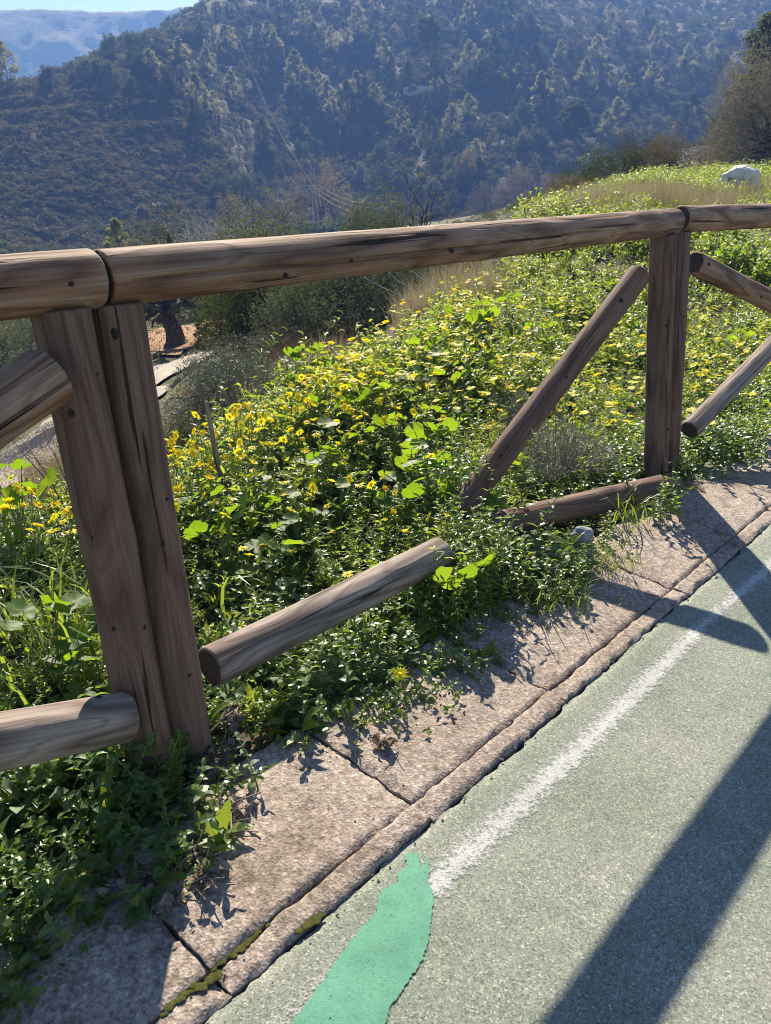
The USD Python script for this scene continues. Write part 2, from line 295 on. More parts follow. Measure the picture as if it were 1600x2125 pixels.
def wear(lo, hi, scale, edge):
    """Paint worn through to the asphalt: noise plus the sheet's own "edge" value decides where paint is left."""
    def f(nodes, links):
        nodes.update({"w1": ("noise_texture", {"scale": scale, "detail": 9.0, "roughness": 0.8}), "w3": ("attribute", {"attribute": "edge"}), "w4": ("math", {"math_type": "multiply_add", "value2": edge}),
                      "w2": ("rgb_ramp", {"ramp": [(lo, (0, 0, 0)), (hi, (1, 1, 1))]}), "tr": ("transparent_bsdf", {}), "mx": ("mix_closure", {})})
        links += [("g.position", "w1.vector"), ("w3.fac", "w4.value1"), ("w1.fac", "w4.value3"), ("w4.value", "w2.fac"), ("w2.color", "mx.fac"), ("tr.BSDF", "mx.closure1"), ("p.BSDF", "mx.closure2")]
    return f
WHITE = speckle("worn_white_paint", [(0.3, (0.36, 0.36, 0.35)), (0.7, (0.52, 0.52, 0.51))], [(0.2, (0.85, 0.85, 0.85)), (0.6, (1, 1, 1))], [(0.0, (0.75, 0.75, 0.75)), (0.4, (1, 1, 1)), (1.0, (1.05, 1.05, 1.05))], extra=wear(0.575, 0.69, 75.0, 0.25), surf="mx.closure", gran=230.0)
TEAL = speckle("fresh_green_paint", [(0.3, (0.055, 0.225, 0.14)), (0.7, (0.105, 0.30, 0.21))], [(0.25, (0.72, 0.76, 0.74)), (0.5, (1.0, 1.0, 1.0)), (0.7, (1.08, 1.06, 1.06))], [(0.0, (0.75, 0.75, 0.75)), (0.25, (1, 1, 1)), (1.0, (1.06, 1.06, 1.06))], extra=wear(0.47, 0.53, 55.0, 0.40), surf="mx.closure", gran=260.0, rough=0.7, bump=0.25, dist=0.002)
MOSS = mat_noise("moss", [(0.35, (0.06, 0.075, 0.012)), (0.7, (0.16, 0.15, 0.03))], 120, 4, 0.95, 0.8)
SOIL = mat_noise("soil", [(0.3, (0.045, 0.034, 0.026)), (0.55, (0.085, 0.064, 0.046)), (0.75, (0.06, 0.07, 0.03))], 6, 7, 0.95, 0.8, 60)
DIRT = mat_noise("orange_earth", [(0.3, (0.20, 0.105, 0.055)), (0.6, (0.30, 0.165, 0.085)), (0.8, (0.20, 0.16, 0.07))], 1.6, 7, 0.95, 0.8, 12)
TRACK = mat_noise("pale_track", [(0.3, (0.25, 0.21, 0.18)), (0.6, (0.36, 0.31, 0.27)), (0.8, (0.42, 0.37, 0.32))], 1.2, 7, 0.9, 0.4, 20)
HILLM = mat_noise("hill_scrub_ground", [(0.3, (0.022, 0.026, 0.013)), (0.5, (0.038, 0.036, 0.020)), (0.68, (0.048, 0.042, 0.026)), (0.8, (0.062, 0.052, 0.033))], 0.10, 9, 0.95, 0.8, 0.9, dist=0.6)
MOUNTM = mat_noise("mountain_ground", [(0.3, (0.045, 0.055, 0.035)), (0.6, (0.07, 0.075, 0.05)), (0.8, (0.10, 0.095, 0.07))], 0.03, 9, 0.95, 0.6, 0.3, dist=2.0)
STONE = mat_noise("grey_stone", [(0.3, (0.10, 0.095, 0.09)), (0.55, (0.24, 0.22, 0.20)), (0.8, (0.36, 0.33, 0.30))], 14, 6, 0.9, 0.7, 60, coord="object")
WSTONE = mat_noise("white_limestone", [(0.30, (0.16, 0.14, 0.14)), (0.42, (0.50, 0.47, 0.46)), (0.7, (0.68, 0.64, 0.62))], 5, 6, 0.85, 0.6, 25, coord="object")
BSTONE = mat_noise("bluish_stone", [(0.3, (0.18, 0.18, 0.2)), (0.6, (0.34, 0.34, 0.38)), (0.8, (0.45, 0.45, 0.48))], 25, 6, 0.8, 0.7, 80, coord="object")
PLAST = mat_noise("pale_render", [(0.3, (0.50, 0.47, 0.44)), (0.7, (0.66, 0.63, 0.60))], 1.5, 5, 0.9)
ROOFT = mat_noise("roof_tile", [(0.3, (0.20, 0.10, 0.07)), (0.7, (0.30, 0.16, 0.10))], 3, 5, 0.9)
DARKG = mat_noise("dark_glass", [(0.3, (0.02, 0.025, 0.035)), (0.7, (0.03, 0.04, 0.05))], 3, 3, 0.2, spec=0.6)
METAL = mat_noise("rusty_steel", [(0.3, (0.30, 0.21, 0.13)), (0.7, (0.48, 0.36, 0.24))], 2, 4, 0.6)
BARK = mat_noise("bark", [(0.3, (0.035, 0.026, 0.022)), (0.7, (0.10, 0.078, 0.062))], 12, 6, 0.95, 0.9, 40, coord="object", stretch=(1, 1, 0.3))
PALEBARK = mat_noise("pale_bark", [(0.3, (0.28, 0.25, 0.24)), (0.7, (0.50, 0.46, 0.44))], 10, 5, 0.9, 0.5, 40, coord="object", stretch=(1, 1, 0.3))
TWIG = mat_noise("dry_twig", [(0.3, (0.15, 0.105, 0.08)), (0.7, (0.30, 0.235, 0.19))], 20, 4, 0.9, coord="object")
REDB = mat_noise("red_bark", [(0.3, (0.045, 0.018, 0.02)), (0.7, (0.085, 0.035, 0.036))], 12, 6, 0.95, 0.9, 40)
NAILM = mat_noise("dull_iron", [(0.3, (0.09, 0.085, 0.085)), (0.7, (0.16, 0.15, 0.15))], 30, 4, 0.5, coord="object")

HERB = mat_leaf("herb_leaf", [(0.0, (0.065, 0.112, 0.018)), (0.6, (0.115, 0.170, 0.030)), (1.0, (0.18, 0.22, 0.055))], [(0, (0.27, 0.38, 0.02)), (1, (0.48, 0.54, 0.05))], 0.48, 0.40, 0.5)
NETT = mat_leaf("nettle_leaf", [(0.0, (0.042, 0.085, 0.022)), (0.7, (0.075, 0.130, 0.036)), (1.0, (0.125, 0.17, 0.065))], [(0, (0.20, 0.33, 0.02)), (1, (0.40, 0.52, 0.05))], 0.40, 0.38, 0.55)
MALL = mat_leaf("mallow_leaf", [(0.0, (0.035, 0.080, 0.014)), (1.0, (0.065, 0.125, 0.022))], [(0, (0.22, 0.38, 0.012)), (1, (0.34, 0.48, 0.02))], 0.45, 0.55, 0.35)
GRASS = mat_leaf("grass_blade", [(0.0, (0.06, 0.11, 0.02)), (0.7, (0.10, 0.15, 0.03)), (1.0, (0.17, 0.17, 0.07))], [(0, (0.24, 0.34, 0.02)), (1, (0.40, 0.46, 0.06))], 0.45, 0.4, 0.5)
HOARY = mat_leaf("hoary_leaf", [(0.0, (0.14, 0.19, 0.11)), (1.0, (0.24, 0.29, 0.19))], [(0, (0.20, 0.28, 0.06)), (1, (0.28, 0.36, 0.10))], 0.35, 0.6, 0.3)
STEM = mat_noise("green_stem", [(0.3, (0.09, 0.12, 0.03)), (0.7, (0.15, 0.17, 0.06))], 40, 3, 0.6)
STRAW = mat_leaf("straw", [(0.0, (0.24, 0.18, 0.10)), (0.6, (0.36, 0.29, 0.19)), (1.0, (0.45, 0.38, 0.28))], [(0, (0.3, 0.24, 0.12)), (1, (0.42, 0.35, 0.2))], 0.3, 0.7, 0.3)
DEADL = mat_leaf("dead_leaf", [(0.0, (0.10, 0.07, 0.05)), (0.5, (0.24, 0.18, 0.14)), (1.0, (0.40, 0.33, 0.27))], [(0, (0.16, 0.11, 0.06)), (1, (0.3, 0.22, 0.14))], 0.25, 0.8, 0.25)
PETAL = mat_leaf("yellow_petal", [(0.0, (0.80, 0.60, 0.006)), (1.0, (0.88, 0.80, 0.03))], [(0, (0.88, 0.70, 0.01)), (1, (0.92, 0.86, 0.03))], 0.45, 0.5, 0.3)
DISC = mat_noise("flower_disc", [(0.3, (0.70, 0.40, 0.01)), (0.7, (0.82, 0.55, 0.02))], 300, 3, 0.8, coord="object")
ROSEM = mat_leaf("grey_bush_leaf", [(0.0, (0.07, 0.088, 0.065)), (0.6, (0.15, 0.165, 0.135)), (1.0, (0.27, 0.28, 0.24))], [(0, (0.07, 0.09, 0.04)), (1, (0.16, 0.18, 0.09))], 0.25, 0.5, 0.4)
OLIVE = mat_leaf("olive_leaf", [(0.0, (0.050, 0.065, 0.040)), (0.6, (0.095, 0.110, 0.075)), (1.0, (0.20, 0.21, 0.17))], [(0, (0.09, 0.11, 0.03)), (1, (0.16, 0.18, 0.06))], 0.25, 0.85, 0.12)
DARKB = mat_leaf("dark_bush_leaf", [(0.0, (0.025, 0.040, 0.014)), (0.8, (0.05, 0.068, 0.022)), (1.0, (0.14, 0.13, 0.05))], [(0, (0.07, 0.10, 0.015)), (1, (0.20, 0.20, 0.05))], 0.28, 0.85, 0.12)
BROWNB = mat_leaf("brown_bush_leaf", [(0.0, (0.06, 0.055, 0.030)), (0.6, (0.11, 0.092, 0.052)), (1.0, (0.20, 0.15, 0.09))], [(0, (0.12, 0.09, 0.03)), (1, (0.2, 0.15, 0.05))], 0.25, 0.85, 0.12)
PINE = mat_leaf("pine_needles", [(0.0, (0.030, 0.044, 0.018)), (0.7, (0.055, 0.072, 0.030)), (1.0, (0.09, 0.10, 0.05))], [(0, (0.08, 0.11, 0.02)), (1, (0.15, 0.17, 0.04))], 0.25, 0.85, 0.12)
PINE2 = mat_leaf("pale_pine_needles", [(0.0, (0.08, 0.09, 0.045)), (0.7, (0.14, 0.145, 0.08)), (1.0, (0.20, 0.195, 0.12))], [(0, (0.28, 0.28, 0.10)), (1, (0.42, 0.40, 0.17))], 0.42, 0.85, 0.12)
SCRUB = mat_leaf("scrub_leaf", [(0.0, (0.05, 0.05, 0.03)), (0.5, (0.105, 0.092, 0.058)), (1.0, (0.19, 0.15, 0.10))], [(0, (0.14, 0.13, 0.05)), (1, (0.26, 0.21, 0.10))], 0.25, 0.85, 0.12)
GREYB = mat_leaf("grey_brown_leaf", [(0.0, (0.08, 0.08, 0.065)), (0.6, (0.15, 0.14, 0.115)), (1.0, (0.25, 0.23, 0.20))], [(0, (0.14, 0.13, 0.08)), (1, (0.24, 0.21, 0.13))], 0.22, 0.85, 0.12)
KNOTM = mat_noise("knot", [(0.3, (0.022, 0.014, 0.011)), (0.7, (0.06, 0.038, 0.028))], 90, 3, 0.85, 0.6, 200, coord="object")
BAREC = mat_leaf("bare_twigs", [(0.0, (0.10, 0.078, 0.062)), (0.6, (0.17, 0.13, 0.10)), (1.0, (0.27, 0.20, 0.13))], [(0, (0.14, 0.10, 0.05)), (1, (0.25, 0.17, 0.07))], 0.25, 0.85, 0.12)
YELT = mat_leaf("yellowing_leaf", [(0.0, (0.12, 0.10, 0.03)), (1.0, (0.24, 0.17, 0.06))], [(0, (0.22, 0.17, 0.04)), (1, (0.34, 0.24, 0.06))], 0.3, 0.85, 0.12)
#STRUCT
# ------------------------------------------------------------------ ground, valley, hills, mountain
def polar_mesh(r, az):
    R, A = np.meshgrid(r, az, indexing="ij"); x, y = R * np.sin(A), R * np.cos(A)
    return np.stack([x, y, terrain(x, y)], -1).reshape(-1, 3), grid_faces(len(r), len(az))
AZS = np.concatenate([np.linspace(-math.pi, -0.75, 34)[:-1], np.linspace(-0.75, 0.62, 340), np.linspace(0.62, math.pi, 36)[1:]])
r1, r2, r3 = np.geomspace(0.4, 12, 190), np.geomspace(12, 132, 150), np.geomspace(132, 620, 170)
for nm, rr, mm in (("ground", r1, SOIL), ("valley_ground", r2, None), ("hills", r3, HILLM)):
    if mm is None:
        mm = mat_noise("valley_scrub_ground", [(0.3, (0.05, 0.055, 0.025)), (0.5, (0.10, 0.10, 0.045)), (0.75, (0.17, 0.125, 0.08))], 0.35, 8, 0.95, 0.8, 3.0, dist=0.2)
    v, f = polar_mesh(rr, AZS); tag(obj(nm, (v, f), mm, smooth=True), kind="structure")
def mountain():
    az, r = np.linspace(-0.75, 0.25, 220), np.linspace(640, 1000, 60)
    ua = np.array([math.atan2(*ray(u, 20)[:2]) for u in (-400, -200, 0, 60, 90, 130, 180, 260, 330, 380, 520, 800)])
    ve = np.array([(lambda d: d[2] / math.hypot(d[0], d[1]))(ray(u, v)) for u, v in ((-400, 60), (-200, 30), (0, 17), (60, 16), (90, 19), (130, 17), (180, 22), (260, 19), (330, 18), (380, 14), (520, 0), (800, -40))])
    R, A = np.meshgrid(r, az, indexing="ij"); x, y = R * np.sin(A), R * np.cos(A)
    top = np.interp(A, ua, ve) * 900
    p = np.stack([x, y, 0 * x], -1)
    prof = np.clip((R - 620) / 280, 0, 1) ** 0.9 * (1 - 0.35 * smooth(R, 900, 1000))
    z = EYE[2] - 60 + (top + 60) * prof + (meshkit.fbm(p * 0.012, 5, 9) - 0.5) * 34 * (1 - np.abs(R - 900) / 340 * 0.3) * smooth(np.abs(R - 900), 0, 60) + (meshkit.fbm(p * 0.09, 3, 2) - 0.5) * 5
    return np.stack([x, y, z], -1).reshape(-1, 3), grid_faces(60, 220)
tag(obj("mountain", mountain(), MOUNTM, smooth=True), kind="structure")
def ribbon(pts, w, lift, n=60):
    """A strip that follows the terrain through ground points."""
    p = np.asarray(pts)[:, :2]; d = np.concatenate([[0], np.cumsum(np.linalg.norm(np.diff(p, axis=0), axis=1))])
    q = np.stack([np.interp(np.linspace(0, d[-1], n), d, p[:, k]) for k in (0, 1)], 1)
    for _ in range(6): q[1:-1] = (q[:-2] + 2 * q[1:-1] + q[2:]) / 4
    t = np.gradient(q, axis=0); t /= np.linalg.norm(t, axis=1, keepdims=True); nrm = np.stack([-t[:, 1], t[:, 0]], 1)
    k = np.linspace(-0.5, 0.5, 7); wob = 1 + 0.15 * np.sin(np.linspace(0, 19, n))
    xy = q[:, None] + nrm[:, None] * (k[None, :, None] * w * wob[:, None, None])
    return np.concatenate([xy, (terrain(xy[..., 0], xy[..., 1]) + lift)[..., None]], -1).reshape(-1, 3), grid_faces(n, 7)
tag(obj("lower_track", ribbon([at_range(-150, 9.6), at_range(0, 11.6), at_range(80, 13.6), at_range(180, 15.2), at_range(330, 16.6), at_range(365, 16.9)], 2.6, 0.05), TRACK, smooth=True), kind="structure")
tag(obj("earth_terrace", ribbon([at_range(200, 22.5), at_range(330, 22.5), at_range(400, 22.5), at_range(470, 22.5)], 7.0, 0.06), DIRT, smooth=True), kind="structure")
tag(obj("hill_track", ribbon([hit(150, 478), hit(250, 452), hit(340, 428), hit(432, 408)], 0.8, 0.25, 90), TRACK, smooth=True), kind="structure")
tag(obj("valley_lane", ribbon([at_range(150, 47), at_range(330, 44), at_range(430, 42), at_range(520, 41)], 2.4, 0.2, 50), TRACK, smooth=True), kind="structure")

# ------------------------------------------------------------------ path, kerb slabs, paint
def st_sheet(ss, tt, zf, ts=None):
    S, T = np.meshgrid(ss, tt, indexing="ij")
    if ts is not None: T = ts(S, T)
    q = BL + S[..., None] * DH + T[..., None] * NH
    return np.concatenate([q[..., :2], (plane_z(q[..., 0], q[..., 1]) + zf(S, T))[..., None]], -1).reshape(-1, 3), grid_faces(len(ss), len(tt))[:, ::-1]
def nz(S, T, k, seed): return meshkit.fbm(np.stack([S * k, T * k, 0 * S], -1), 3, seed) - 0.5
def roadz(S, T): return -0.007 + nz(S, T, 6, 4) * 0.006 + nz(S, T, 0.9, 8) * 0.01 - 0.008 * smooth(0.63 - T, 0, 0.024)
ss = np.concatenate([np.linspace(-7, -1, 30)[:-1], np.linspace(-1, 4.5, 280), np.linspace(4.5, 22, 60)[1:]])
tt = np.concatenate([np.linspace(0.606, 0.70, 12)[:-1], np.linspace(0.70, 2.2, 60), np.linspace(2.2, 5.5, 24)[1:]])
road = st_sheet(ss, tt, roadz, lambda S, T: T + np.where(T < 0.7, (0.7 - T) / 0.088, 0) * (nz(S, 0 * S, 14, 6) * 0.03 + nz(S, 0 * S, 60, 16) * 0.012))
tag(obj("path", road, ROADM, smooth=True), kind="structure")
def painted(name, ss, tt, edge, mat, lift, kind, **kw):
    v, f = st_sheet(ss, tt, lambda S, T: roadz(S, T) + lift * 0.4)
    g = usdkit.mesh(stage, numbered("/World", name), (v, f), mat, smooth=True)
    S, T = np.meshgrid(ss, tt, indexing="ij")
    UsdGeom.PrimvarsAPI(g).CreatePrimvar("edge", Sdf.ValueTypeNames.FloatArray, "vertex").Set(Vt.FloatArray.FromNumpy(edge(S, T).ravel().astype(np.float32)))
    return tag(g, kind=kind, **kw)
painted("white_line", np.linspace(-0.7, 7, 300), np.linspace(0.63, 0.82, 17),
        lambda S, T: (1 - np.abs(T - 0.722 - 0.012 * np.sin(S * 1.7) - 0.03 * smooth(S, 1.6, 2.4)) / (0.058 - 0.010 * smooth(S, 0.5, 2.5))) * np.where(S < 0.15, 0.55, 1.0) + 0.10 * nz(S, T, 3, 5) - np.where(S < 0.15, 0.02, 0) - 0.16 * smooth(S, 1.55, 1.75) * (1 - smooth(S, 1.95, 2.1)), WHITE, 0.004, "structure")
teal_px = [(560, 2190), (610, 2125), (636, 2085), (669, 2040), (692, 2006), (737, 1944), (765, 1915), (779, 1894), (793, 1849), (830, 1832), (822, 1815), (848, 1800), (838, 1778), (852, 1770), (869, 1776), (872, 1806), (880, 1804), (884, 1776), (893, 1810), (888, 1835),
           (901, 1860), (896, 1900), (894, 1939), (880, 1980), (877, 1995), (852, 2032), (844, 2045), (816, 2085), (799, 2125), (775, 2200)]
tp = np.array([on_path(*q, h=-0.008) for q in teal_px]); ts_ = np.stack(to_st(tp[:, 0], tp[:, 1]), 1)
poly = sg.Polygon(ts_).buffer(0.004).buffer(-0.004)
b = poly.bounds; sg_ = 0.006
def teal():
    ss = np.arange(b[0] - 0.02, b[2] + 0.02, sg_); tt = np.arange(b[1] - 0.02, b[3] + 0.02, sg_)
    v, f = st_sheet(ss, tt, lambda S, T: roadz(S, T) + 0.0032)
    S, T = np.meshgrid(ss, tt, indexing="ij")
    import shapely
    pts = shapely.points(S.ravel(), T.ravel()); d = shapely.distance(shapely.boundary(poly), pts); inside = shapely.contains(poly, pts)
    e = np.where(inside, d, -d) / 0.012
    keep = (e.reshape(-1)[f] > -1.2).all(1); f = f[keep]
    used = np.unique(f); re = np.full(len(v), -1); re[used] = np.arange(len(used))
    g = usdkit.mesh(stage, numbered("/World", "paint_stroke"), (v[used], re[f]), TEAL, smooth=True)
    UsdGeom.PrimvarsAPI(g).CreatePrimvar("edge", Sdf.ValueTypeNames.FloatArray, "vertex").Set(Vt.FloatArray.FromNumpy(np.clip(e[used], -1.2, 0.36).astype(np.float32)))
    tag(g, "fresh teal green stroke of paint on the path beside the worn white line", "paint")
teal()

kerb = tag(UsdGeom.Xform.Define(stage, "/World/kerb"), kind="structure")
def paver(s0, s1, t0, t1, seed, name):
    ns, nt = max(4, int((s1 - s0) / 0.02)), max(9, int((t1 - t0) / 0.007))
    S, T = np.meshgrid(np.linspace(0, 1, ns), np.linspace(0, 1, nt), indexing="ij")
    S0, T0 = s0 + S * (s1 - s0), t0 + T * (t1 - t0)
    jag = lambda x, k: nz(x, x * 0 + k, 22, seed) * 0.012 + nz(x, x * 0 + k, 70, seed) * 0.006
    S1 = S0 + np.where(S == 0, jag(T0, 1.3) , 0) + np.where(S == 1, jag(T0, 7.7), 0)
    T1 = T0 + np.where(T == 0, jag(S0, 3.1), 0) + np.where(T == 1, jag(S0, 5.9) * (1.5 if name == "gutter_stone" else 0.6), 0)
    d = np.minimum(np.minimum(S0 - s0, s1 - S0), np.minimum(T0 - t0, t1 - T0))
    g = np.random.default_rng(seed); h, a1, a2 = g.normal(0, 0.002), g.normal(0, 0.004), g.normal(0, 0.008)
    zz = h + a1 * (S - 0.5) + a2 * (T - 0.5) * 0.3 + nz(S1, T1, 8, seed) * 0.007 + nz(S1, T1, 34, seed) * 0.006 - 0.005 * (1 - smooth(d, 0, 0.004)) - 0.006 * (1 - smooth(d, 0, 0.012)) * np.clip(nz(S1, T1, 30, 3) * 6, 0, 1)
    q = BL + S1[..., None] * DH + T1[..., None] * NH
    v = np.concatenate([q[..., :2], (plane_z(q[..., 0], q[..., 1]) + zz)[..., None]], -1).reshape(-1, 3); f = grid_faces(ns, nt)[:, ::-1]
    idx = np.arange(ns * nt).reshape(ns, nt); rim = np.concatenate([idx[:, 0], idx[-1, 1:], idx[::-1, -1][1:], idx[0, ::-1][1:-1]])
    low = v[rim] - [0, 0, 0.05]; n = len(rim); k = np.arange(n); k2 = (k + 1) % n
    side = np.stack([rim[k], rim[k2], ns * nt + k2, ns * nt + k], 1)
    return np.vstack([v, low]), np.vstack([f, side])
JS = [-2.2, -1.57, -0.93, -0.295, 0.327, 0.977, 1.873, 2.52, 3.15, 3.8, 4.45, 5.1, 5.75, 6.4]
for i in range(len(JS) - 1):
    g = 0.0022
    obj("slab", paver(JS[i] + g, JS[i + 1] - g, 0.13, 0.5355, 10 + i, "slab"), CONC, kerb, smooth=50)
    obj("gutter_stone", paver(JS[i] + g * 0.8, JS[i + 1] - g * 0.8, 0.5415, 0.600, 60 + i, "gutter_stone"), CONC, kerb, smooth=50)
mo = MB(); ico = trimesh.creation.icosphere(2, 1.0)
for (u, v, n, sp) in ((540, 1915, 60, 26), (515, 1950, 50, 20), (460, 1990, 30, 14), (438, 2030, 22, 13), (370, 2075, 30, 16), (655, 1905, 34, 10), (640, 1915, 20, 9)):
    for _ in range(n):
        k = rng.normal(0, 1); p = on_path(u + k * sp * 1.0 + rng.normal(0, 3), v - k * sp * 0.78 + rng.normal(0, 3))
        mo.add(ico.vertices * [0.010, 0.008, 0.0028] * rng.uniform(0.3, 1.1) + p + [0, 0, -0.002], ico.faces)
tag(obj("moss", mo.mesh(), MOSS, smooth=True), "dull green moss in the joints of the nearest kerb slabs", "moss", kind="stuff")

# ------------------------------------------------------------------ fence
def log_mesh(length, r0, r1, seed, crack=None, knots=5, bend=0.0):
    nzr, nt = max(20, int(length / 0.03)), 72
    g = np.random.default_rng(seed)
    ch = 0.006
    u = np.concatenate([[0.0, 0.0015], np.linspace(ch, length - ch, nzr), [length - 0.0015, length]])
    rad = r0 + (r1 - r0) * u / length
    inset = np.zeros_like(u); inset[[0, -1]] = 0.006; inset[[1, -2]] = 0.003
    Z, A = np.meshgrid(u, np.arange(nt) * 2 * np.pi / nt, indexing="ij")
    pn = np.stack([np.cos(A) * 1.6, np.sin(A) * 1.6, Z * 2.0], -1)
    R = (rad - inset)[:, None] * (1 + (meshkit.fbm(pn, 3, seed) - 0.5) * 0.07 + (meshkit.noise(np.stack([np.cos(A) * 7, np.sin(A) * 7, Z * 1.2], -1), seed + 3) - 0.5) * 0.022)
    for _ in range(knots):
        a0, z0 = g.uniform(0, 2 * np.pi), g.uniform(0.1, 0.9) * length
        da = (A - a0 + np.pi) % (2 * np.pi) - np.pi
        R += 0.0035 * np.exp(-(da * 0.06 / 0.022) ** 2 - ((Z - z0) / 0.05) ** 2)
    for (a0, z0, z1, depth) in (crack or []):
        k = np.argmin(np.abs((np.arange(nt) * 2 * np.pi / nt - a0 + np.pi) % (2 * np.pi) - np.pi))
        along = smooth(u, z0, z0 + 0.15) * (1 - smooth(u, z1 - 0.15, z1))
        for i, zz in enumerate(u):
            kk = (k + int(round(1.2 * math.sin(zz * 2.2 + seed)))) % nt
            R[i, kk] -= depth * along[i]
    off = bend * np.sin(np.pi * Z / length)
    v = np.stack([R * np.cos(A) + off, R * np.sin(A), Z], -1).reshape(-1, 3)
    f = grid_faces(len(u), nt, True)
    n = len(v); v = np.vstack([v, [[0, 0, 0], [0, 0, length]]]); k = (len(u) - 1) * nt; i = np.arange(nt); j = (i + 1) % nt
    f = np.vstack([f[:, [0, 2, 1]], f[:, [0, 3, 2]], np.stack([np.full(nt, n), j, i], 1), np.stack([np.full(nt, n + 1), k + i, k + j], 1)])[:, [0, 2, 1]]
    return v, f
def frame(p0, p1, roll=0.0):
    z = np.asarray(p1) - p0; ln = np.linalg.norm(z); z = z / ln
    x = np.cross([0, 0, 1.0], z) if abs(z[2]) < 0.9 else np.cross([0, 1.0, 0], z)
    x /= np.linalg.norm(x); y = np.cross(z, x)
    m = np.eye(4); c, s = math.cos(roll), math.sin(roll)
    m[:3, 0], m[:3, 1], m[:3, 2], m[:3, 3] = c * x + s * y, -s * x + c * y, z, p0
    return m, ln
fence = tag(UsdGeom.Xform.Define(stage, "/World/wooden_fence"), "brown log fence of paired posts, round rails and slanting braces along the path", "fence")
def knot(o, m, ln, R, u, v, kr):
    """A dark branch knot on the side of the log that faces the path."""
    d = ray(u, v); a, z = m[:3, 3], m[:3, 2]; n = np.cross(d, z); n2 = np.cross(z, n); t = ((a - EYE) @ np.cross(z, n)) / (d @ np.cross(z, n)) if abs(d @ n2) > 1e-9 else 0
    q = EYE + d * t; k = (q - a) @ z; c = a + z * k; off = q - c; side = n / np.linalg.norm(n); h = np.clip(((q - c) @ side) / R, -0.95, 0.95)
    back = -(d - (d @ z) * z); back /= np.linalg.norm(back); back -= (back @ side) * side; back /= np.linalg.norm(back)
    nr = side * h + back * math.sqrt(1 - h * h); tg = np.cross(nr, z); v_ = []; N = 14
    for rr, zz in ((0.0, 0.0035), (0.55, 0.003), (0.8, 0.0005), (1.0, -0.004)):
        for i in range(N): an = i * 2 * np.pi / N; v_.append(c + nr * (R + zz + 0.0005) + kr * rr * (1 + 0.12 * math.sin(3 * an + u)) * (1.35 * math.cos(an) * z + math.sin(an) * tg))
    loc = np.c_[np.array(v_), np.ones(len(v_))] @ np.linalg.inv(m).T
    obj("knot", (loc[:, :3], grid_faces(4, N, True)), KNOTM, o, smooth=True)
def log(name, p0, p1, r0, r1, mat, seed, roll=0.0, crack=None, parent=fence, ends=(False, False), bend=0.0, label=None, knots=()):
    m, ln = frame(np.asarray(p0, float), np.asarray(p1, float), roll)
    o = obj_at(name, log_mesh(ln, r0, r1, seed, crack, bend=bend), mat, m, parent, smooth=38)
    for k, e in enumerate(ends):
        if e:
            r = (r0, r1)[k] - 0.008; a = np.arange(40) * 2 * np.pi / 40; w = 1 + 0.02 * np.sin(3 * a + seed)
            z = -0.002 if k == 0 else ln + 0.002
            v = np.vstack([[[0, 0, z]], np.stack([r * w * np.cos(a), r * w * np.sin(a), 0 * a + z * 0 + (z if k else z)], 1)]); i = np.arange(40); f = np.stack([0 * i, 1 + (i + 1) % 40, 1 + i], 1)
            obj("end_face", (v, f if k == 0 else f[:, ::-1]), ENDW, o)
    if label: tag(o, label)
    for (u, v, kr) in knots: knot(o, m, ln, max(r0, r1), u, v, kr)
    return o
DH2 = math.cos(math.radians(9)) * DH + math.sin(math.radians(9)) * NH
NH2 = np.array([DH2[1], -DH2[0], 0])
def Q(s, t, z):
    q = P(2.97, 0) + s * DH2 + t * NH2
    return np.array([q[0], q[1], plane_z(q[0], q[1]) + z])
RR = 0.06
log("post", P(-0.062, 0, -0.3), P(-0.049, 0, 1.163), 0.060, 0.0605, WOOD, 21, 0.4, [(2.6, 0.35, 1.40, 0.016)], knots=((146, 846, 0.009), (232, 1284, 0.005), (297, 1286, 0.006), (200, 770, 0.003), (188, 1100, 0.004)))
log("post", P(0.046, 0.0, -0.3), P(0.075, 0.0, 1.160), 0.060, 0.059, WOOD, 22, 2.0, [(0.9, 0.2, 0.8, 0.01)], knots=((238, 686, 0.011), (336, 1112, 0.006), (345, 1025, 0.004), (390, 1380, 0.004)))
log("post", P(2.972 - 0.061, 0, -0.3), P(2.972 - 0.061 - 0.064, 0, 1.162), 0.060, 0.060, WOOD, 23, 1.0, knots=((1383, 671, 0.008), (1386, 887, 0.008)))
log("post", P(2.972 + 0.061, 0.0, -0.3), P(2.972 + 0.061 - 0.03, 0.0, 1.165), 0.060, 0.060, WOOD, 24, 3.0, knots=((1419, 655, 0.006),))
log("top_rail", P(0.052, 0, 1.213), P(2.945, 0, 1.213), 0.0605, 0.0595, RAILW, 31, 0.3, [(2.95, 0.0, 2.2, 0.012), (2.3, 0.3, 1.2, 0.007)], ends=(True, False), knots=((567, 574, 0.008), (908, 524, 0.010), (700, 545, 0.004)))
log("top_rail", P(-2.95, 0, 1.22), P(0.040, 0, 1.214), 0.061, 0.0615, RAILW, 32, 1.3, [(2.5, 1.5, 2.9, 0.008)], knots=((118, 592, 0.006),))
log("top_rail", Q(0.035, 0.0, 1.222), Q(2.9, 0.0, 1.23), 0.0605, 0.0595, RAILW, 33, 2.3, [(2.6, 0.0, 1.6, 0.009)], ends=(True, False))
bc = [on_plane(435, 1385, P(0, -0.045), NH), on_plane(915, 1147, P(0, -0.01), NH)]
log("bottom_rail", bc[0], bc[1], 0.0595, 0.058, GREYW, 41, 0.8, [(2.2, 0.1, 1.0, 0.008)], ends=(True, False))
bl0, bl1 = on_plane(258, 1488, P(0, 0.055), NH), on_plane(-10, 1541, P(0, 0.085), NH)
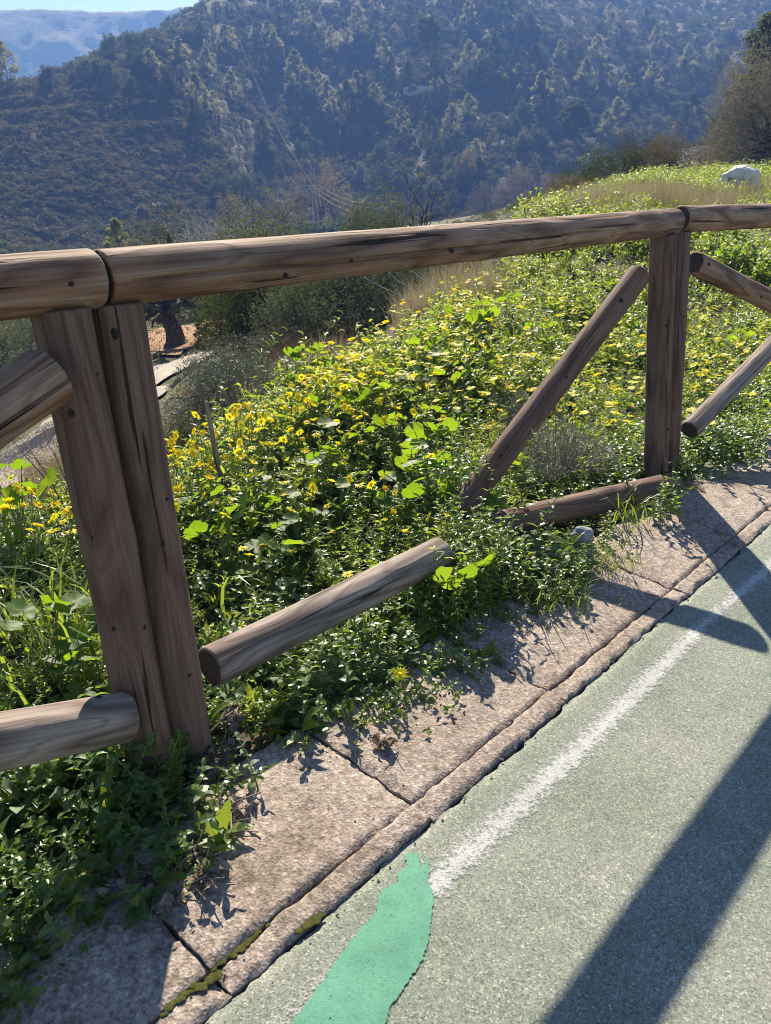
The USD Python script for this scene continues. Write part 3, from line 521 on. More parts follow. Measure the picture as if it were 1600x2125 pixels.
log("bottom_rail", bl1 + (bl1 - bl0) * 3.5, bl0, 0.060, 0.0605, GREYW, 42, 1.8, [(1.4, 0.3, 1.0, 0.007)], knots=((192, 1449, 0.007),))
ba, bb = on_plane(1328, 568, P(0, -0.055), NH), on_plane(1002, 997, P(0, -0.25), NH)
log("brace", bb + (bb - ba) * 0.14, ba, 0.056, 0.055, WOOD, 51, 0.2, [(2.0, 0.2, 1.2, 0.008)], knots=((1280, 636, 0.010), (1168, 792, 0.007), (1032, 952, 0.007)))
la, lb = on_plane(108, 777, P(0, 0.075), NH), on_plane(0, 848, P(0, 0.085), NH)
log("brace", la + (lb - la) * 14, la, 0.059, 0.060, RAILW, 52, 0.9, [(2.4, 0.5, 2.4, 0.01)])
ra, rb = on_plane(1440, 545, P(2.97, 0.0), NH2), on_plane(1600, 626, P(2.97, 0.02), NH2)
log("brace", ra, ra + (rb - ra) * 2.4, 0.055, 0.055, RAILW, 53, 0.9, ends=(True, False), knots=((1455, 540, 0.010), (1563, 608, 0.009)))
rc, rd = on_plane(1430, 893, P(2.97, -0.02), NH2), on_plane(1600, 722, P(2.97, -0.02), NH2)
log("brace", rc, rc + (rd - rc) * 2.2, 0.052, 0.052, GREYW, 54, 0.4, ends=(True, False))
l2 = tag(UsdGeom.Xform.Define(stage, "/World/fallen_rail"), "loose weathered log lying on the ground before the right pair of fence posts", "log")
log("log", on_path(930, 1112, 0.03), on_path(1400, 1003, 0.05), 0.057, 0.055, WOOD, 61, 0.4, [(2.4, 0.2, 1.0, 0.006)], parent=l2)
#PLANTS
# ------------------------------------------------------------------ plant builders
g0 = np.random.default_rng(11)
SUNN = SUN
def toward(n, g, spread):
    """Rotation whose +z is near direction n, with a random turn."""
    z = n + g.normal(0, spread, 3); z /= np.linalg.norm(z)
    x = np.cross(z, g.normal(0, 1, 3)); x /= np.linalg.norm(x)
    return np.stack([x, np.cross(z, x), z], 1)
def stem_path(g, h, lean=0.35, n=5):
    a = g.uniform(0, 2 * np.pi); l = g.uniform(0.05, lean); u = np.linspace(0, 1, n)
    d = np.array([math.cos(a), math.sin(a)])
    return np.stack([d[0] * l * h * u ** 1.6, d[1] * l * h * u ** 1.6, h * u], 1), a
def herb(seed, stems=7, h=(0.12, 0.26), L_=(0.035, 0.065), W=0.30, n=12, spread=0.07, pairs=False, bend=0.9, up=0.7):
    """Leafy weed: several stems with leaves along them. Returns (leaves, stems)."""
    g = np.random.default_rng(seed); lf, st = MB(), MB()
    for _ in range(stems):
        hh = g.uniform(*h); p, a = stem_path(g, hh, 0.7); o = np.append(g.normal(0, spread, 2), 0); p = p + o
        st.add(*tube(p, np.linspace(0.0026, 0.0012, 5), 4, False))
        for k in range(n):
            u = g.uniform(0.15, 1.0) if not pairs else 0.2 + 0.8 * (k + 1) / n
            q = np.array([np.interp(u, np.linspace(0, 1, 5), p[:, i]) for i in range(3)])
            ll = g.uniform(*L_) * (1.15 - 0.55 * u)
            yaws = [g.uniform(0, 2 * np.pi)] if not pairs else [k * np.pi / 2 + a, k * np.pi / 2 + a + np.pi]
            for y in yaws: lf.add(*put(leaf(ll, ll * W * g.uniform(0.8, 1.25), 3, bend * g.uniform(0.5, 1.4), g.uniform(0.1, 0.5), up=up * g.uniform(0.4, 1.4)), rot(y + g.normal(0, 0.2), 0, g.normal(0, 0.35)), q))
    return lf.mesh(), st.mesh()
def tuft(seed, n=40, h=(0.12, 0.30), w=0.005, spread=0.05, bend=1.3, up=1.35):
    g = np.random.default_rng(seed); m = MB()
    for _ in range(n):
        m.add(*put(blade(g.uniform(*h), w * g.uniform(0.6, 1.3), 5, bend * g.uniform(0.3, 1.3), up * g.uniform(0.85, 1.12)), rot(g.uniform(0, 2 * np.pi)), np.append(g.normal(0, spread, 2), 0)))
    return m.mesh()
def diamonds(p, L_, W, g, flat=0.0, dirs=None):
    """One small bent leaf at every point: two triangles each."""
    n = len(p); a = g.normal(0, 1, (n, 3)) if dirs is None else dirs + g.normal(0, 0.5, (n, 3))
    a[:, 2] *= (1 - flat); a /= np.linalg.norm(a, axis=1, keepdims=True)
    b = np.cross(a, g.normal(0, 1, (n, 3)) + [0, 0, 2.0 * flat]); b /= np.linalg.norm(b, axis=1, keepdims=True); c = np.cross(a, b)
    l = (L_ * g.uniform(0.6, 1.3, n))[:, None]; w = (W * g.uniform(0.6, 1.3, n))[:, None]
    v = np.stack([p - a * l / 2, p + b * w / 2 + c * w * 0.2, p + a * l / 2, p - b * w / 2 + c * w * 0.2], 1).reshape(-1, 3)
    i = np.arange(n)[:, None] * 4
    return v, np.vstack([i + [0, 1, 2], i + [0, 2, 3]])
def merge(*ms):
    m = MB()
    for x in ms: m.add(*x)
    return m.mesh()

# ------------------------------------------------------------------ weeds and flowers of the bank
herbs = [herb(100 + k, 7, (0.10, 0.24), (0.035, 0.07), 0.26, 13) for k in range(3)]
netts = [herb(120 + k, 5, (0.09, 0.20), (0.036, 0.066), 0.55, 5, 0.06, True, 1.0, 0.55) for k in range(3)]
small = [herb(130 + k, 9, (0.04, 0.11), (0.018, 0.034), 0.5, 9, 0.07, False, 0.8, 0.6) for k in range(2)]
tufts = [tuft(140 + k) for k in range(2)]
def weed_edge(s): return np.interp(s, [-2, -0.6, -0.25, 0.02, 0.3, 0.62, 0.95, 1.3, 1.64, 1.98, 2.3, 2.9, 3.5, 5, 8], [0.37, 0.37, 0.35, 0.21, 0.28, 0.32, 0.38, 0.37, 0.29, 0.26, 0.16, 0.14, 0.26, 0.25, 0.15])
def crest_t(s): return -np.interp(s, [-3, 0, 1.1, 2.4, 4, 8, 12, 20], [1.75, 1.75, 1.7, 2.25, 2.8, 4.3, 5.8, 9])
def scatter(n, s0, s1, t0, t1, keep, seed):
    g = np.random.default_rng(seed); s, t = g.uniform(s0, s1, n), g.uniform(t0, t1, n); k = keep(s, t, g); s, t = s[k], t[k]
    q = BL + s[:, None] * DH + t[:, None] * NH
    return np.stack([q[:, 0], q[:, 1], terrain(q[:, 0], q[:, 1])], 1), s, t, g
def patch(s, t, k, seed): return meshkit.fbm(np.stack([s * k, t * k, 0 * s], -1), 3, seed)
def cover(name, protos, n, box, keep, scale, seed, label, cat, sink=0.01):
    p, s, t, g = scatter(n, *box, keep, seed); m = len(p); r = np.hypot(p[:, 0], p[:, 1])
    p[:, 2] -= sink
    lump = 0.6 + 0.62 * np.clip((patch(s, t, 1.9, 31) - 0.3) / 0.4, 0, 1) * (0.55 + 0.45 * smooth(weed_edge(s) - t, 0.05, 0.5))
    instancer(name, protos, p, g.integers(0, len(protos), m), g.uniform(0, 2 * np.pi, m), lump * g.uniform(*scale, m) * (1 + np.clip((r - 4) / 24, 0, 0.35)), label, cat, g.normal(0, 0.16, (m, 2)) + [-0.12, 0])
def thin(s, t, g):
    q = BL + s[:, None] * DH + t[:, None] * NH; r = np.hypot(q[:, 0], q[:, 1]); return g.uniform(0, 1, len(s)) < np.clip(4.5 / r, 0, 1) ** 1.6
fore = lambda s, t, g: (t < weed_edge(s) - 0.035 + g.normal(0, 0.015, len(s))) & (t > crest_t(s)) & thin(s, t, g)
def dense(k, seed, lo): return lambda s, t, g: fore(s, t, g) & (patch(s, t, k, seed) > lo)
cover("bank_weeds", [("leafy_weed", *x) for x in [(herbs[0][0], HERB), (herbs[1][0], HERB), (herbs[2][0], HERB)]], 13000, (-2.2, 20, -9, 0.4),
      lambda s, t, g: fore(s, t, g) & (g.uniform(0, 1, len(s)) < 0.55 + 1.2 * np.clip(patch(s, t, 1.3, 61) - 0.3, 0, 1) * 2) & (t < -0.25 + 0.35 * (patch(s, t, 2.5, 3) - 0.4)) & ((s < 8) | (patch(s, t, 0.5, 51) > 0.5)), (0.75, 1.35), 1, "light green leafy weeds growing thickly over the bank behind the fence", "weeds")
cover("kerbside_weeds", [("broad_weed", *x) for x in [(netts[0][0], NETT), (netts[1][0], NETT), (netts[2][0], NETT), (small[0][0], NETT)]], 3400, (-2.2, 9, -1.5, 0.4),
      lambda s, t, g: fore(s, t, g) & ((t > -0.55) | (patch(s, t, 1.6, 8) > 0.55)) & ~((s > 0.03) & (s < 0.40) & (t > -0.14)) & ~((s > 1.75) & (s < 2.95) & (t > -0.2) & (g.uniform(0, 1, len(s)) < 0.72)), (0.65, 1.15), 2, "dark green broad leaved weeds along the inner edge of the kerb slabs", "weeds")
docks = []
for k in range(2):
    g = np.random.default_rng(145 + k); m_ = MB()
    for j in range(11): m_.add(*put(leaf(g.uniform(0.06, 0.105), g.uniform(0.024, 0.036), 6, g.uniform(0.5, 1.6), 0.3, base=0.06, up=g.uniform(0.3, 1.25), wave=0.07), rot(j * 2.4 + g.normal(0, 0.3), 0, g.normal(0, 0.3)), [g.normal(0, 0.02), g.normal(0, 0.02), g.uniform(0, 0.05)]))
    docks.append(m_.mesh())
cover("broad_rosettes", [("rosette", docks[0], NETT), ("rosette_b", docks[1], NETT), ("bright_rosette", docks[0], HERB)], 1500, (-2.2, 7, -2.6, 0.40),
      lambda s, t, g: fore(s, t, g) & (t < weed_edge(s) - 0.08) & ~((s > 0.0) & (s < 0.3) & (t > -0.1)) & ~((s > 1.9) & (s < 2.95) & (t > -0.2)), (0.75, 1.5), 6, "broad long-leaved rosettes among the weeds near the fence", "weeds")
cover("low_weeds", [("low_weed", *x) for x in [(small[0][0], NETT), (small[1][0], HERB)]], 6000, (-2.2, 12, -4, 0.42),
      lambda s, t, g: (t < weed_edge(s)) & (t > crest_t(s) - 0.2) & thin(s, t, g) & ~((s > 0.03) & (s < 0.25) & (t > 0.05) & (g.uniform(0, 1, len(s)) < 0.8)), (0.6, 1.2), 3, "tiny leaved weeds filling the gaps between the taller plants", "weeds")
cover("bank_grass", [("grass_tuft", *x) for x in [(tufts[0], GRASS), (tufts[1], GRASS)]], 2600, (-2.2, 20, -9, 0.3),
      lambda s, t, g: fore(s, t, g) & (t < 0.1) & (patch(s, t, 1.1, 21) > np.where(s > 5, 0.46, 0.60)), (0.5, 1.0), 4, "green grass blades standing among the weeds of the bank", "grass")

def flower(seed, tilt, openness, n=15, R=0.023):
    g = np.random.default_rng(seed); pet = MB()
    for k in range(n):
        a = 2 * np.pi * k / n + g.normal(0, 0.06)
        pet.add(*put(leaf(R * g.uniform(0.9, 1.05), 0.0095, 2, 0.5, 0.15, base=0.3, up=openness + g.normal(0, 0.08)), rot(a), [0.004 * math.cos(a), 0.004 * math.sin(a), 0]))
    v, f = pet.mesh(); v = v @ rot(g.uniform(0, 6), tilt).T
    d = trimesh.creation.icosphere(1, 1.0); dv = (d.vertices * [0.0075, 0.0075, 0.004]) @ rot(0, tilt).T
    return (v, f), (dv, d.faces)
def make_flower(seed, h, tilt, openness, loc, label, group=None):
    t = thing("yellow_flower", loc, label, "flower", group); g = np.random.default_rng(seed)
    pet, d = flower(seed, tilt, openness); top = np.array([g.normal(0, 0.03), g.normal(0, 0.03), h])
    u = np.linspace(0, 1, 5)[:, None]; path = np.array([0, 0, 0.0]) * (1 - u) + top * u + np.array([[0.015, 0, 0]]) * np.sin(u * np.pi)
    obj("petals", (pet[0] + top + [0, 0, 0.004], pet[1]), PETAL, t); obj("disc", (d[0] + top + [0, 0, 0.005], d[1]), DISC, t, smooth=True)
    sm = MB().add(*tube(path, np.linspace(0.0022, 0.0016, 5), 4, False))
    obj("stem", sm.mesh(), STEM, t)
    lv = MB()
    for k in range(5): lv.add(*put(leaf(g.uniform(0.03, 0.05), 0.011, 3, 0.8, 0.3, up=0.7), rot(g.uniform(0, 6)), top * g.uniform(0.1, 0.75)))
    obj("leaves", lv.mesh(), HERB, t)
    return t
FG = "yellow flowers of the bank"; FL = "small yellow daisy-like flower among the weeds of the bank"
gf = np.random.default_rng(5)
fpx = []
edge_u = [340, 420, 500, 600, 700, 800, 900, 1000, 1080]; edge_v = [965, 905, 862, 800, 745, 690, 630, 585, 545]
while len(fpx) < 330:
    u = gf.uniform(345, 1085); dv = abs(gf.normal(0, 85)) + 10; fpx.append((u, np.interp(u, edge_u, edge_v) + dv))
while len(fpx) < 760: fpx.append((gf.uniform(650, 1335), gf.uniform(560, 900)))
while len(fpx) < 900: fpx.append((gf.uniform(1430, 1600), gf.triangular(640, 720, 960)))
while len(fpx) < 930: fpx.append((gf.uniform(0, 175), gf.uniform(1060, 1130)))
while len(fpx) < 985: fpx.append((gf.uniform(360, 1000), gf.uniform(920, 1200)))
fpos = []
for u, v in fpx:
    p = hit(u, v, 0.19)
    s_, t_ = to_st(p[0], p[1])
    if t_ < weed_edge(s_) - 0.2: fpos.append(p)
fpos.sort(key=lambda p: np.hypot(p[0], p[1]))
fl0 = [make_flower(200 + k, 0.19 + 0.03 * k, (0.15, -0.5, 0.45, 0.9)[k % 4], (0.15, 0.3, 0.55, 0.05)[k % 4], fpos[k], FL, FG) for k in range(4)]
for k, p in enumerate(fpos[4:300]): dup(fl0[k % 4], p, gf.uniform(0, 6.28), (k_ := gf.uniform(0.65, 1.0), k_, gf.uniform(0.95, 1.3)), (gf.normal(0, 0.12), gf.normal(0, 0.12)))
rest = np.array(fpos[300:]); m = len(rest)
instancer("far_yellow_flowers", [("flower_head", (flower(300, 0.2, 0.2)[0][0] + [0, 0, 0.21], flower(300, 0.2, 0.2)[0][1]), PETAL), ("flower_head_tilted", (flower(301, -0.5, 0.3)[0][0] + [0, 0, 0.24], flower(301, -0.5, 0.3)[0][1]), PETAL)],
          rest, gf.integers(0, 2, m), gf.uniform(0, 6.28, m), gf.uniform(0.9, 1.3, m), "countless distant yellow flowers along the crest and far end of the bank", "flowers")
q = hit(823, 1402, 0.13); make_flower(240, 0.13, -0.6, 0.1, q, "single orange-yellow flower low among dark weeds nearest the kerb slabs")

# mallows: every leaf a part
def mallow(name, loc, seed, n, R, h, label, group=None, face=0.5, mat=MALL, scale=1.0):
    g = np.random.default_rng(seed); t = thing(name, loc, label, "plant", group, scale=scale); stk = MB()
    for k in range(n):
        a = g.uniform(0, 2 * np.pi); rr = g.uniform(0.02, 0.16); tip = np.array([rr * math.cos(a), rr * math.sin(a), g.uniform(*h)])
        nrm = SUNN * face + np.array([0, 0, 1.0]) * (1 - face); nrm /= np.linalg.norm(nrm)
        Rm = toward(nrm, g, 0.42)
        rl = g.uniform(*R); obj("leaf", put(round_leaf(rl, 5, 0.25, g), Rm, tip), mat, t, smooth=40)
        u = np.linspace(0, 1, 6)[:, None]; stk.add(*tube(tip * u + np.array([[0, 0, 0.03]]) * np.sin(u * np.pi), 0.0018, 4, False))
    obj("stalks", stk.mesh(), STEM, t)
    return t
MG, ML = "mallow plants of the bank", "dark green mallow with round lobed leaves among the weeds"
spots = [(700, 1085), (640, 1000), (760, 1010), (860, 1040), (930, 1090), (1000, 1105), (580, 1085), (720, 880), (800, 860), (870, 830), (960, 820), (830, 930), (700, 1010), (990, 700), (1060, 660), (1130, 720), (900, 760), (1270, 620), (1460, 620), (1520, 560), (1540, 740), (560, 1190), (480, 1160), (1080, 1010), (620, 1130), (880, 960), (760, 940), (1010, 760), (50, 1120), (120, 1400), (210, 1400)]
ml0 = [mallow("mallow_plant", hit(*spots[k], 0.1), 400 + k, 9, (0.025, 0.05), (0.08, 0.24), ML, MG, (0.35, 0.7, 0.2)[k]) for k in range(3)]
for k, s_ in enumerate(spots[3:]): dup(ml0[k % 3], hit(*s_, 0.1) + [0, 0, 0.03], (0.0, 0.5, -0.6, 0.9)[k % 4], gf.uniform(1.0, 1.5))
mallow("mallow_plant", hit(855, 1010, 0.15) + [0, 0, 0.05], 431, 6, (0.055, 0.075), (0.16, 0.27), "tall mallow with the largest sunlit leaves, in the middle of the bank", face=0.85)
mallow("mallow_plant", hit(825, 1190, 0.12) + [0, 0, 0.05], 432, 3, (0.05, 0.062), (0.12, 0.20), "mallow with one bright fan of a leaf above the middle of the lower rail", face=0.9)
mallow("mallow_plant", hit(930, 1195, 0.1) + [0, 0, 0.05], 433, 3, (0.04, 0.055), (0.08, 0.16), "mallow with two bright leaves just past the far end of the lower rail", face=0.9)
mallow("mallow_plant", hit(845, 1270, 0.08) + [0, 0, 0.05], 434, 3, (0.03, 0.05), (0.05, 0.12), "small mallow with a folded bright leaf before the lower rail", face=0.8)
mallow("mallow_plant", hit(1015, 1215, 0.08) + [0, 0, 0.05], 435, 3, (0.03, 0.045), (0.05, 0.12), "small bright mallow leaf behind the grass tufts of the kerb", face=0.8)
mallow("mallow_plant", P(1.07, 0.07), 438, 6, (0.038, 0.055), (0.10, 0.23), "mallow whose leaves cover the cut far end of the lower rail", face=0.75)
mallow("mallow_plant", hit(645, 800, 0.1), 436, 16, (0.035, 0.055), (0.05, 0.36), "tall dark mallow standing on the crest before the dry brush", face=0.3)
mallow("mallow_plant", hit(470, 1500, 0.05), 437, 4, (0.03, 0.045), (0.03, 0.12), "shaded mallow with crumpled pale leaves beside the foot of the near posts", face=0.4)

# single plants at the kerb
t = thing("dandelion_plant", on_path(448, 1745), "bright sunlit rosette of long leaves on the kerb edge by the near posts", "plant"); g = np.random.default_rng(3)
for k, (a, L_, u_, b_) in enumerate(((1.45, 0.115, 1.55, 0.35), (1.9, 0.085, 1.2, 0.6), (2.75, 0.075, 0.6, 0.5), (0.1, 0.10, 0.5, 0.7), (5.6, 0.07, 0.3, 0.6), (-0.8, 0.06, 0.2, 0.5), (3.6, 0.06, 0.5, 0.7))):
    obj("leaf", put(leaf(L_, 0.036, 7, b_, 0.3, base=0.05, point=0.1, up=u_, wave=0.16), rot(a, 0, g.normal(0, 0.2)), [0, 0, 0.005]), GRASS, t, smooth=40)
t = thing("upright_herb", on_path(536, 1640), "small upright herb with paired pale leaves alone at the slab edge", "plant")
lv, st = herb(151, 1, (0.125, 0.13), (0.035, 0.042), 0.62, 5, 0.0, True, 0.9, 0.6); obj("leaves", lv, HOARY, t); obj("stem", st, STEM, t)
t = thing("hoary_herb", on_path(75, 1690), "grey-green herb with thick rounded downy leaves under the left lower rail", "plant"); st = MB(); g = np.random.default_rng(8)
for k in range(13):
    a = g.uniform(0, 6.28); q = np.array([0.07 * math.cos(a), 0.07 * math.sin(a), g.uniform(0.05, 0.20)]) * g.uniform(0.5, 1.1)
    obj("leaf", put(leaf(g.uniform(0.035, 0.05), 0.034, 5, 0.5, 0.2, base=0.12, up=0.5), rot(a + g.normal(0, 0.4), 0, g.normal(0, 0.3)), q), HOARY, t, smooth=40)
    st.add(*tube(np.linspace([0, 0, 0], q, 4), 0.002, 4, False))
obj("stalks", st.mesh(), STEM, t)
for k, (px, n, h_, lab) in enumerate(((( 1150, 1245), 130, (0.06, 0.16), "bushy light green grass tuft at the kerb edge, the nearer of two"), ((1255, 1175), 100, (0.05, 0.12), "short yellowish grass tuft at the kerb edge, the farther of two"))):
    t = thing("grass_tuft", on_path(*px), lab, "grass tuft"); obj("blades", tuft(160 + k, n, h_, 0.0035, 0.07, 1.6, 1.2), GRASS, t); obj("dry_blades", tuft(170 + k, 40, h_, 0.0035, 0.07, 1.8, 1.0), STRAW, t)
t = thing("tall_grass_clump", hit(95, 1300, 0.1), "clump of long broad sunlit grass blades left of the near posts", "grass clump")
obj("blades", tuft(181, 170, (0.20, 0.46), 0.011, 0.18, 2.2, 1.35), GRASS, t)
t = thing("tall_grass_clump", hit(1080, 1030, 0.02) , "thin grass blades leaning over the fallen log by the right posts", "grass clump"); place(t, on_path(1300, 1085)); obj("blades", tuft(182, 34, (0.10, 0.26), 0.006, 0.05, 1.5, 1.2), GRASS, t)
t = thing("nettle_clump", on_path(1385, 1075), "leafy nettle clump hiding the foot of the right fence posts", "plant")
lv, st = herb(153, 12, (0.10, 0.22), (0.03, 0.05), 0.55, 6, 0.07, True, 0.9, 0.6); obj("leaves", lv, NETT, t); obj("stems", st, STEM, t)
t = thing("nettle_clump", on_path(330, 1620), "dark nettle clump in the shade before the near fence posts", "plant")
lv, st = herb(154, 16, (0.10, 0.24), (0.03, 0.045), 0.42, 8, 0.07, True, 0.9, 0.6); obj("leaves", lv, NETT, t); obj("stems", st, STEM, t)
t = thing("nettle_clump", P(3.35, 0.16), "leafy weed clump growing right of the right fence posts beside the slabs", "plant")
lv, st = herb(155, 14, (0.10, 0.24), (0.03, 0.055), 0.4, 7, 0.10, True, 0.9, 0.6); obj("leaves", lv, NETT, t); obj("stems", st, STEM, t)
for k, (u, v, lab) in enumerate(((1005, 1045, "tall leafy weed hiding the lower end of the slanting brace"), (960, 1075, "tall leafy weed left of the slanting brace's lower end"), (935, 1178, "leafy weed over the far end of the lower rail"), (1000, 1150, "leafy weed at the left end of the fallen log"), (965, 1232, "leafy weed standing before the far end of the lower rail"), (915, 1262, "leafy weed beside the kerb before the far end of the lower rail"))):
    t = thing("leafy_weed_plant", on_path(u, v), lab, "plant"); lv, st = herb(190 + k, 13, ((0.18, 0.42), (0.16, 0.34), (0.14, 0.30), (0.08, 0.16), (0.12, 0.27), (0.08, 0.18))[k], (0.035, 0.065), (0.3, 0.5)[k % 2], 9, 0.07, True, 0.9, 0.6); obj("leaves", lv, (HERB, NETT)[k % 2], t); obj("stems", st, STEM, t)
for k, (s_, t_, h_, lab) in enumerate(((1.06, 0.10, (0.12, 0.26), "leafy weed in front of the lower rail's far end, the left one of three"), (1.18, 0.13, (0.10, 0.24), "leafy weed in front of the lower rail's far end, the middle one of three"), (1.30, 0.08, (0.12, 0.28), "leafy weed in front of the lower rail's far end, the right one of three"), (1.42, -0.02, (0.14, 0.30), "leafy weed filling the gap between the lower rail and the fallen log"))):
    t = thing("leafy_weed_plant", P(s_, t_), lab, "plant"); lv, st = herb(290 + k, 12, h_, (0.035, 0.06), (0.3, 0.5)[k % 2], 8, 0.06, True, 0.9, 0.6); obj("leaves", lv, (HERB, NETT)[k % 2], t); obj("stems", st, STEM, t)
# feathery grey bush by the brace
def feather(seed, n, R, H):
    g = np.random.default_rng(seed); tw, lf = MB(), []
    for _ in range(n):
        a = g.uniform(0, 6.28); l = R * math.sqrt(g.uniform(0.02, 1)); top = np.array([l * math.cos(a), l * math.sin(a), H * g.uniform(0.4, 1) * (1 - 0.5 * (l / R) ** 2)])
        b = top * [0.25, 0.25, 0]; u = np.linspace(0, 1, 5)[:, None]; p = b * (1 - u) + top * u + np.array([[0, 0, 0.1 * H]]) * np.sin(u * np.pi)
        tw.add(*tube(p, 0.0016, 3, False)); k = 34; uu = g.uniform(0.25, 1, k)
        lf.append(np.stack([np.interp(uu, u[:, 0], p[:, i]) for i in range(3)], 1) + g.normal(0, 0.012, (k, 3)))
    return np.vstack(lf), tw.mesh(), g
p_, tw, g = feather(31, 150, 0.34, 0.46)
t = thing("feathery_bush", hit(1150, 985, 0.08), "grey-green feathery bush behind the slanting brace near the right posts", "bush"); obj("foliage", diamonds(p_, 0.035, 0.004, g), ROSEM, t); obj("twigs", tw, TWIG, t)
p_, tw, g = feather(33, 26, 0.16, 0.50)
t = thing("feathery_bush", hit(1060, 880, 0.1), "slender pale feathery sprig rising left of the grey-green bush", "bush"); obj("foliage", diamonds(p_, 0.03, 0.004, g), ROSEM, t); obj("twigs", tw, TWIG, t)

# dead leaves and straw at the slab edge
p = []
for (u, v, n, a, b_) in ((450, 1600, 60, 40, 60), (480, 1700, 50, 30, 40), (420, 1800, 60, 40, 30), (480, 1490, 30, 30, 40), (300, 1850, 40, 120, 40), (1430, 1010, 25, 50, 15), (800, 1550, 20, 30, 10)):
    for _ in range(n): p.append(on_path(u + g0.normal(0, a / 2), v + g0.normal(0, b_ / 2), 0.01))
p = np.array(p); m = len(p)
curl = lambda k: merge(put(leaf(0.04, 0.022, 5, 2.2 + k, 0.5, up=0.9), np.eye(3), [0, 0, 0]))
instancer("leaf_litter", [("dead_leaf", curl(0), DEADL), ("curled_dead_leaf", curl(0.8), DEADL), ("dry_stalk", tube(np.array([[-0.06, 0, 0.004], [0, 0.012, 0.012], [0.07, 0, 0.004]]), 0.0018, 4), TWIG)], p, g0.integers(0, 3, m), g0.uniform(0, 6.28, m), g0.uniform(0.5, 1.2, m), "dry curled leaves and stalks heaped along the inner edge of the slabs", "leaf litter", g0.normal(0, 0.5, (m, 2)))
pb_ = trimesh.creation.icosphere(1, 1.0); pv = pb_.vertices * (0.8 + 0.4 * meshkit.noise(pb_.vertices * 2 + 5, 3)[:, None]) * [1, 0.8, 0.6]
gr = [P(g0.uniform(-0.6, 5), 0.602 + abs(g0.normal(0, 0.02)), -0.006) for _ in range(110)] + [P(g0.uniform(-0.6, 5), g0.uniform(0.2, 0.6), 0.002) for _ in range(25)] + [P(g0.uniform(-0.6, 6), g0.uniform(0.62, 2.5), -0.004) for _ in range(60)]
instancer("grit", [("pebble", (pv, pb_.faces), STONE), ("brown_pebble", (pv, pb_.faces), CONC)], gr, g0.integers(0, 2, len(gr)), g0.uniform(0, 6.28, len(gr)), g0.uniform(0.0015, 0.004, len(gr)), "loose grit lying along the edge of the path and on the slabs", "grit")
# long dry stalks crossing the gap left of the near posts
def stalks(name, lines, r, lab, cat="stalks", mat=TWIG):
    o = thing(name, lines[0][0], lab, cat)
    for ln in lines:
        q = np.asarray(ln) - np.asarray(lines[0][0]); u = np.linspace(0, 1, 9)[:, None]; k = len(q)
        pp = np.stack([np.interp(u[:, 0], np.linspace(0, 1, k), q[:, i]) for i in range(3)], 1); pp[1:-1] = (pp[:-2] + 2 * pp[1:-1] + pp[2:]) / 4
        obj("stalk", tube(pp + g0.normal(0, 0.004, pp.shape), np.linspace(r, r * 0.4, 9), 4), mat, o)
def at_d(u, v, d): r_ = ray(u, v); return EYE + r_ * d
stalks("dry_stalks", [[hit(165, 1085, 0.05), at_d(90, 990, 3.6), at_d(20, 905, 3.5)], [hit(160, 1085, 0.05), at_d(80, 960, 3.6), at_d(40, 910, 3.5)], [hit(170, 1070, 0.05), at_d(120, 985, 3.6), at_d(50, 940, 3.4)], [hit(60, 1075, 0.05), at_d(30, 1050, 3.4), at_d(-30, 1030, 3.3)], [hit(175, 1060, 0.05), at_d(120, 960, 3.7), at_d(80, 885, 3.7)]], 0.004, "long thin dry stalks leaning across the gap left of the near posts")
stalks("dry_stalks", [[hit(1030, 1070, 0.03), at_d(1070, 985, 3.7), at_d(1100, 910, 3.8)], [hit(1010, 1050, 0.02), at_d(1080, 1015, 3.6), at_d(1200, 970, 3.9)], [hit(1100, 1040, 0.02), at_d(1090, 1000, 3.7), at_d(1105, 960, 3.8)]], 0.0035, "thin bare dry stems bending below the slanting brace")
stalks("bare_branch", [[hit(905, 640, 0.05), at_d(830, 615, 8.5), at_d(755, 575, 8.6)], [hit(900, 640, 0.05), at_d(850, 600, 8.6), at_d(800, 560, 8.8)], [hit(930, 630, 0.05), at_d(890, 590, 9), at_d(850, 560, 9)]], 0.008, "long pale bare branches slanting below the middle of the top rail", "branch", PALEBARK)
# stakes, stones
def stake(loc, h, r, lab, tilt=(0, 0), knob=False, mat=GREYW, name="wooden_stake", cat="stake"):
    o = thing(name, loc, lab, cat, tilt=tilt); obj("shaft", log_mesh(h, r, r * 0.9, 77, knots=2), mat, o, smooth=40)
    if knob:
        c = trimesh.creation.cylinder(radius=r * 1.9, height=r * 1.6, sections=20); c.apply_translation([0, 0, h]); obj("head", (c.vertices, c.faces), mat, o, smooth=30)
stake(hit(468, 1045, 0.02), 0.50, 0.011, "thin upright wooden stake among yellow flowers right of the near posts", (0.02, -0.03), knob=False)
b0 = at_range(318, 12.0); stake(b0 + [-0.15, 0, 0.1], 0.55, 0.03, "leaning dark pole with a blunt head by the pale lower track", (0.25, 0.95), True, NAILM, "leaning_pole", "pole")
def rock(name, loc, size, seed, mat, lab, cat="rock", rough=0.5):
    m_ = trimesh.creation.icosphere(4, 1.0); v = m_.vertices
    n1 = meshkit.fbm(v * 1.3 + seed, 4, seed) - 0.5; pl = np.max(np.abs(v @ Rotation.random(7, random_state=seed).as_matrix()[:, :, 0].T), axis=1)
    v = v * (0.9 + rough * n1[:, None] - 0.10 * np.clip(1 - np.abs(meshkit.fbm(v * 2.2 + seed * 2, 2, seed) - 0.5)[:, None] * 40, 0, 1)) * (0.72 / np.maximum(pl, 0.72))[:, None] ** 0.5
    o = thing(name, loc, lab, cat); obj("stone", (v * size, m_.faces), mat, o, smooth=35); return o
